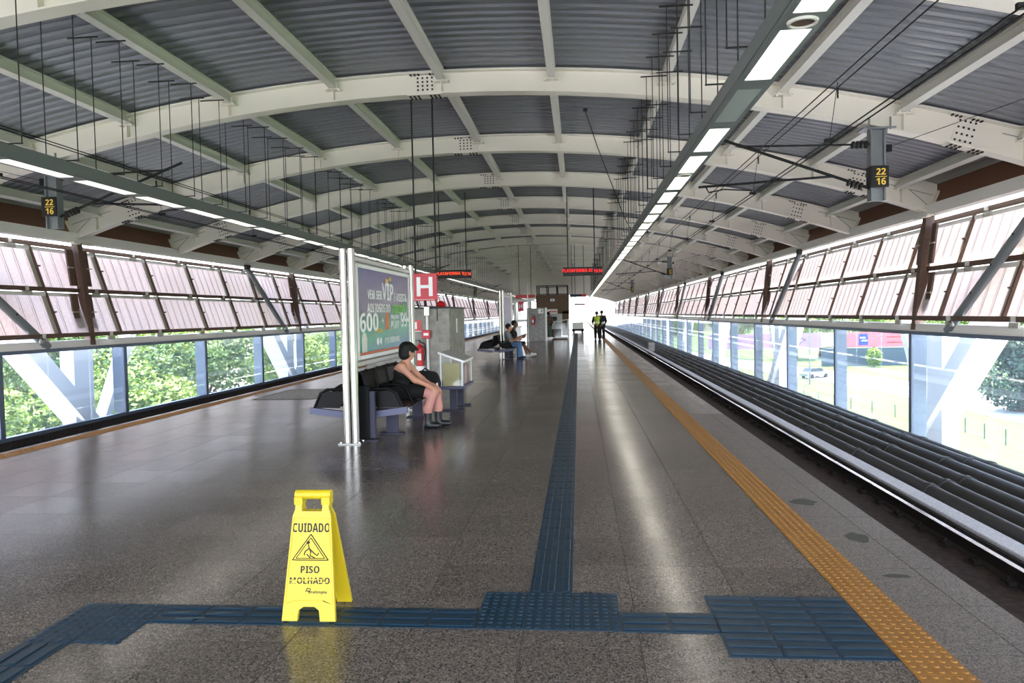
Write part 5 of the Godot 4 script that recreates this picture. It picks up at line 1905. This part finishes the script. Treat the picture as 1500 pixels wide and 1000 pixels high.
func build_people() -> void:
	# ---------------------------------------------- woman on the near bench; origin on the floor below the seat, she faces +x and a little away
	var w := thing("person", "seated person in a black cap, dark strappy top and black boots, arm on the knee", "person", Vector3(-2.52, 0, -10.42))
	var f := v3(0.80, -0.12, -0.58).normalized()
	var hc := v3(0.06, 1.085, 0.0)
	var neck := v3(0.02, 0.955, 0.0)
	var chest := v3(-0.02, 0.80, 0.0)
	var pelv := v3(-0.06, 0.50, 0.0)
	var shr := v3(0.0, 0.885, 0.155)
	var shl := v3(0.03, 0.885, -0.155)
	var elr := v3(0.20, 0.70, 0.19)
	var har := v3(0.385, 0.605, 0.10)
	var ell := v3(0.22, 0.68, -0.20)
	var hal := v3(0.40, 0.60, -0.06)
	var knr := v3(0.44, 0.50, 0.09)
	var knl := v3(0.45, 0.50, -0.10)
	var anr := v3(0.36, 0.13, 0.12)
	var anl := v3(0.47, 0.13, -0.08)
	var body := [[neck + v3(0, -0.06, 0), hc + v3(0, -0.06, 0), 0.052, 0.05], [chest, neck + v3(0, -0.05, 0), 0.115, 0.075], [chest + v3(0, 0.03, 0.06), chest + v3(0, 0.03, -0.06), 0.105, 0.105], [pelv + v3(0, 0.06, 0), chest, 0.115, 0.11], [pelv + v3(0, 0.0, 0.07), pelv + v3(0, 0, -0.07), 0.125, 0.125], [shr, shl, 0.058, 0.058]]
	for a in [[shr, elr, har], [shl, ell, hal]]:
		body.append([a[0], a[1], 0.052, 0.04])
		body.append([a[1], a[2], 0.041, 0.026])
	body.append_array(hand_bones(har, v3(0.8, -0.45, 0.1).normalized(), v3(0.1, 0.1, -1).normalized(), v3(0.2, -1, 0), 0.95))
	body.append_array(hand_bones(hal, v3(0.8, -0.45, 0.1).normalized(), v3(0.1, 0.1, 1).normalized(), v3(0.2, -1, 0), 0.95))
	for l in [[v3(-0.04, 0.52, 0.085), knr, anr], [v3(-0.04, 0.52, -0.085), knl, anl]]:
		body.append([l[0], l[1], 0.088, 0.062])
		body.append([l[1], l[2] + v3(0.0, 0.16, 0), 0.060, 0.058])
		body.append([l[2] + v3(0, 0.16, 0), l[2], 0.056, 0.042])
	mi("body", blob(body, 0.011, 0.012), "skin", w)
	var hd := mi("head", blob(head_bones(hc, f, 0.098), 0.006, 0.008), "skin", w)
	eyes(hc, f, 0.098, hd)
	var sd := f.cross(Vector3.UP).normalized()
	mi("hair", blob([[hc - f * 0.03 + v3(0, 0.03, 0), hc - f * 0.045 - v3(0, 0.03, 0), 0.098, 0.085], [hc - f * 0.06 - v3(0, 0.02, 0), hc - f * 0.085 - v3(0, 0.06, 0), 0.06, 0.03]], 0.009, 0.012), "hair", w)
	mi("cap", blob([[hc + v3(0, 0.055, 0) - f * 0.02, hc + v3(0, 0.06, 0) + f * 0.015, 0.102, 0.098], [hc + v3(0, 0.075, 0) + f * 0.08, hc + v3(0, 0.055, 0) + f * 0.165, 0.035, 0.02], [hc + v3(0, 0.07, 0) + f * 0.1 + sd * 0.04, hc + v3(0, 0.07, 0) + f * 0.1 - sd * 0.04, 0.025, 0.025]], 0.009, 0.01), "hair", w)
	mi("top", blob([[chest + v3(0, 0.0, 0.06), chest + v3(0, 0.0, -0.06), 0.114, 0.114], [pelv + v3(0, 0.04, 0), chest + v3(0, -0.03, 0), 0.128, 0.12], [pelv + v3(0, 0.02, 0.07), pelv + v3(0, 0.02, -0.07), 0.132, 0.132]], 0.011, 0.012), "black_cloth", w)
	mi("skirt", blob([[v3(-0.05, 0.51, 0.085), v3(0.26, 0.52, 0.09), 0.105, 0.09], [v3(-0.05, 0.51, -0.085), v3(0.26, 0.52, -0.09), 0.105, 0.09], [v3(0.1, 0.52, 0), v3(0.25, 0.52, 0), 0.08, 0.07]], 0.012, 0.02), "black_cloth", w)
	for l in [[knr, anr], [knl, anl]]:
		mi("legging", blob([[l[0] + v3(-0.09, 0.004, 0), l[0], 0.074, 0.070], [l[0], l[1] + v3(0, 0.16, 0), 0.069, 0.066], [l[1] + v3(0, 0.16, 0), l[1] + v3(0, 0.06, 0), 0.064, 0.055]], 0.011, 0.012), "pink_skin", w)
		mi("boot", blob([[l[1] + v3(0, 0.09, 0), l[1] + v3(0, -0.05, 0), 0.060, 0.056], [l[1] + v3(0.0, -0.085, 0), l[1] + v3(0.15, -0.085, 0), 0.046, 0.042], [l[1] + v3(-0.03, -0.095, 0), l[1] + v3(0.03, -0.09, 0), 0.036, 0.04]], 0.009, 0.012), "boots", w)
	var s := st()
	for q in [[0.075, 0.09], [-0.02, -0.07]]:
		tube(s, [v3(-0.13, 0.80, q[0] + 0.02), v3(-0.085, 0.90, q[0]), v3(-0.02, 0.945, q[0])], 0.006, 5)
	mi("straps", s, "black_cloth", w)
	s = st()
	lathe(s, [Vector2(0.030, -0.008), Vector2(0.032, 0), Vector2(0.030, 0.008)], Transform3D(Basis(v3(0, 0, 1), 1.1), har.lerp(elr, 0.1)), 12)
	mi("bracelet", s, "ink", w)
	var bag := thing("backpack", "soft black backpack with a white charm resting beside the seated person's knees", "backpack", Vector3(-2.30, 0.44, -10.86))
	mi("bag_body", blob([[v3(0, 0.13, 0.08), v3(0, 0.13, -0.10), 0.12, 0.11], [v3(-0.05, 0.25, 0.03), v3(0.1, 0.24, -0.05), 0.10, 0.09], [v3(0.12, 0.13, 0.05), v3(0.12, 0.13, -0.08), 0.10, 0.10]], 0.014, 0.03), "black_cloth", bag)
	s = st()
	tube(s, [v3(-0.05, 0.34, 0.0), v3(0.0, 0.38, 0.0), v3(0.06, 0.34, 0.0)], 0.012, 6)
	mi("handle", s, "black_cloth", bag)
	mi("charm", blob([[v3(0.21, 0.13, 0.19), v3(0.21, 0.09, 0.19), 0.022, 0.028], [v3(0.21, 0.165, 0.205), v3(0.21, 0.165, 0.175), 0.014, 0.014], [v3(0.19, 0.07, 0.19), v3(0.23, 0.07, 0.19), 0.016, 0.016]], 0.007, 0.006), "white_gloss", bag)
	# ---------------------------------------------- two men on the far bench, facing +x
	for i in 2:
		var near := i == 0
		var o := thing("person", ["seated person in a grey t-shirt and light jeans on the far bench", "seated person in a dark shirt and shorts leaning forward on the far bench"][i], "person", Vector3(-2.62 if near else -2.52, 0, -26.45 - 0.62 * i))
		var c := v3(0.05, 0.80, 0)
		var h := v3(0.12 if near else 0.18, 1.13 if near else 1.24, 0)
		if not near:
			c = v3(0.1, 0.86, 0)
		var ff := v3(0.96, -0.1, -0.2 if near else 0.15).normalized()
		var p := v3(-0.04, 0.52, 0)
		var arms := [[v3(0.06, c.y + 0.10, 0.19), v3(0.20, c.y - 0.14, 0.23), v3(0.44, c.y - 0.10, 0.12)], [v3(0.06, c.y + 0.10, -0.19), v3(0.22, c.y - 0.14, -0.23), v3(0.44, c.y - 0.06, -0.05)]]
		var bn := [[c + v3(0, 0.1, 0), h + v3(0, -0.08, 0), 0.07, 0.055], [p, c, 0.13, 0.15], [arms[0][0], arms[1][0], 0.07, 0.07]]
		for a in arms:
			bn.append([a[0], a[1], 0.055, 0.043])
			bn.append([a[1], a[2], 0.042, 0.03])
			bn.append_array(hand_bones(a[2], v3(0.9, 0.1, 0).normalized(), v3(0, 0.2, -1), v3(0.1, 0.9, 0), 1.0))
		var legs := [[v3(0, 0.51, 0.1), v3(0.46, 0.52, 0.12), v3(0.46, 0.10, 0.13)], [v3(0, 0.51, -0.1), v3(0.48, 0.52, -0.13), v3(0.52, 0.10, -0.13)]]
		if not near:
			legs = [[v3(0, 0.51, 0.1), v3(0.46, 0.52, 0.10), v3(0.78, 0.16, 0.10)], [v3(0, 0.51, -0.1), v3(0.48, 0.52, -0.13), v3(0.60, 0.10, -0.13)]]
		for l in legs:
			bn.append([l[0], l[1], 0.085, 0.065])
			bn.append([l[1], l[2], 0.062, 0.042])
		mi("body", blob(bn, 0.018, 0.014), "skin" if near else "skin_dark", o)
		var hh := mi("head", blob(head_bones(h, ff, 0.105), 0.011, 0.01), "skin" if near else "skin_dark", o)
		eyes(h, ff, 0.105, hh)
		mi("hair", blob([[h - ff * 0.03 + v3(0, 0.05, 0), h - ff * 0.02 + v3(0, 0.03, 0), 0.105, 0.10]], 0.014, 0.01), "hair", o)
		mi("shirt", blob([[p + v3(0, 0.03, 0), c, 0.145, 0.165], [c + v3(0, 0.08, 0.1), c + v3(0, 0.08, -0.1), 0.11, 0.11], [arms[0][0], arms[0][0].lerp(arms[0][1], 0.7), 0.082, 0.068], [arms[1][0], arms[1][0].lerp(arms[1][1], 0.7), 0.082, 0.068]], 0.018, 0.02), "grey_shirt" if near else "dark_green_shirt", o)
		for l in legs:
			mi("trouser_leg", blob([[l[0], l[1], 0.105, 0.085]] + ([[l[1], l[2], 0.08, 0.07]] if near else []), 0.018, 0.014), "denim" if near else "dark_green_shirt", o)
			mi("shoe", blob([[l[2] + v3(-0.02, -0.05, 0), l[2] + v3(0.15, -0.055 if near else -0.03, 0), 0.05, 0.042], [l[2], l[2] + v3(0, -0.04, 0), 0.05, 0.05]], 0.014, 0.012), "denim_dark" if near else "white_shoe", o)
	# ---------------------------------------------- two standing guards and one customer at the kiosk
	for i in 3:
		var o := thing("person", ["standing person in a yellow-green safety vest and dark trousers", "standing person in dark uniform with a pale belt bag beside the safety vest", "standing person in a tan shirt and dark jeans at the brown kiosk"][i], "person", [Vector3(1.10, 0, -44.5), Vector3(1.40, 0, -44.9), Vector3(-1.95, 0, -48.1)][i])
		var kk: float = [0.96, 0.99, 0.98][i]
		var ff := v3([0.1, -0.25, 0.2][i], 0, [-1.0, -1.0, -1.0][i]).normalized()
		var h := v3(0, 1.60, 0) * kk
		var c := v3(0, 1.24, 0) * kk
		var p := v3(0, 0.92, 0) * kk
		var arms := [[v3(0.19, 1.38, 0) * kk, v3(0.26, 1.10, 0.02) * kk, v3(0.20, 0.90, -0.12) * kk], [v3(-0.19, 1.38, 0) * kk, v3(-0.27, 1.12, 0.02) * kk, v3(-0.24, 1.02, -0.2) * kk]]
		var legs := [[v3(0.09, 0.9, 0) * kk, v3(0.10, 0.5, 0.01) * kk, v3(0.12, 0.09, 0.05)], [v3(-0.09, 0.9, 0) * kk, v3(-0.10, 0.5, -0.03) * kk, v3(-0.10, 0.09, -0.06)]]
		var bn := [[c + v3(0, 0.12, 0), h + v3(0, -0.08, 0), 0.07, 0.055], [p, c, 0.135, 0.15], [arms[0][0], arms[1][0], 0.07, 0.07]]
		for a in arms:
			bn.append([a[0], a[1], 0.055, 0.043])
			bn.append([a[1], a[2], 0.042, 0.03])
			bn.append_array(hand_bones(a[2], v3(0, -0.8, -0.3).normalized(), v3(0, 0, -1), v3(-0.3, -0.4, -0.4), 1.0))
		for l in legs:
			bn.append([l[0], l[1], 0.088, 0.062])
			bn.append([l[1], l[2], 0.060, 0.045])
		mi("body", blob(bn, 0.02, 0.014), "skin_dark", o)
		var hh := mi("head", blob(head_bones(h, ff, 0.105), 0.013, 0.01), "skin_dark", o)
		eyes(h, ff, 0.105, hh)
		mi("cap" if i < 2 else "hair", blob([[h - ff * 0.02 + v3(0, 0.05, 0), h + v3(0, 0.05, 0), 0.112, 0.108]], 0.016, 0.01), "hair", o)
		mi("shirt", blob([[p + v3(0, 0.05, 0), c, 0.145, 0.165], [c + v3(0.1, 0.08, 0), c + v3(-0.1, 0.08, 0), 0.115, 0.115], [arms[0][0], arms[0][1], 0.08, 0.062], [arms[1][0], arms[1][1], 0.08, 0.062], [arms[0][1], arms[0][2], 0.06, 0.045], [arms[1][1], arms[1][2], 0.06, 0.045]], 0.02, 0.018), "uniform" if i < 2 else "wood_brown", o)
		if i == 0:
			mi("safety_vest", blob([[p + v3(0, 0.08, 0), c, 0.155, 0.175], [c + v3(0.12, 0.09, 0), c + v3(-0.12, 0.09, 0), 0.118, 0.118]], 0.02, 0.018), "hi_vis", o)
			s = st()
			lathe(s, [Vector2(0.166, -0.03), Vector2(0.168, 0.03)], at(c + v3(0, -0.16, 0)), 20)
			mi("reflective_band", s, "reflective", o)
		elif i == 1:
			mi("belt_bag", blob([[p + v3(-0.08, 0.06, 0.13), p + v3(0.08, 0.06, 0.13), 0.07, 0.07]], 0.02, 0.012), "reflective", o)
		for l in legs:
			mi("trouser_leg", blob([[l[0], l[1], 0.105, 0.085], [l[1], l[2] + v3(0, -0.02, 0), 0.083, 0.068]], 0.02, 0.014), "uniform" if i < 2 else "denim_dark", o)
			mi("shoe", blob([[l[2] + v3(0, -0.045, 0.05), l[2] + ff * 0.16 + v3(0, -0.05, 0), 0.045, 0.04]], 0.018, 0.012), "boots", o)
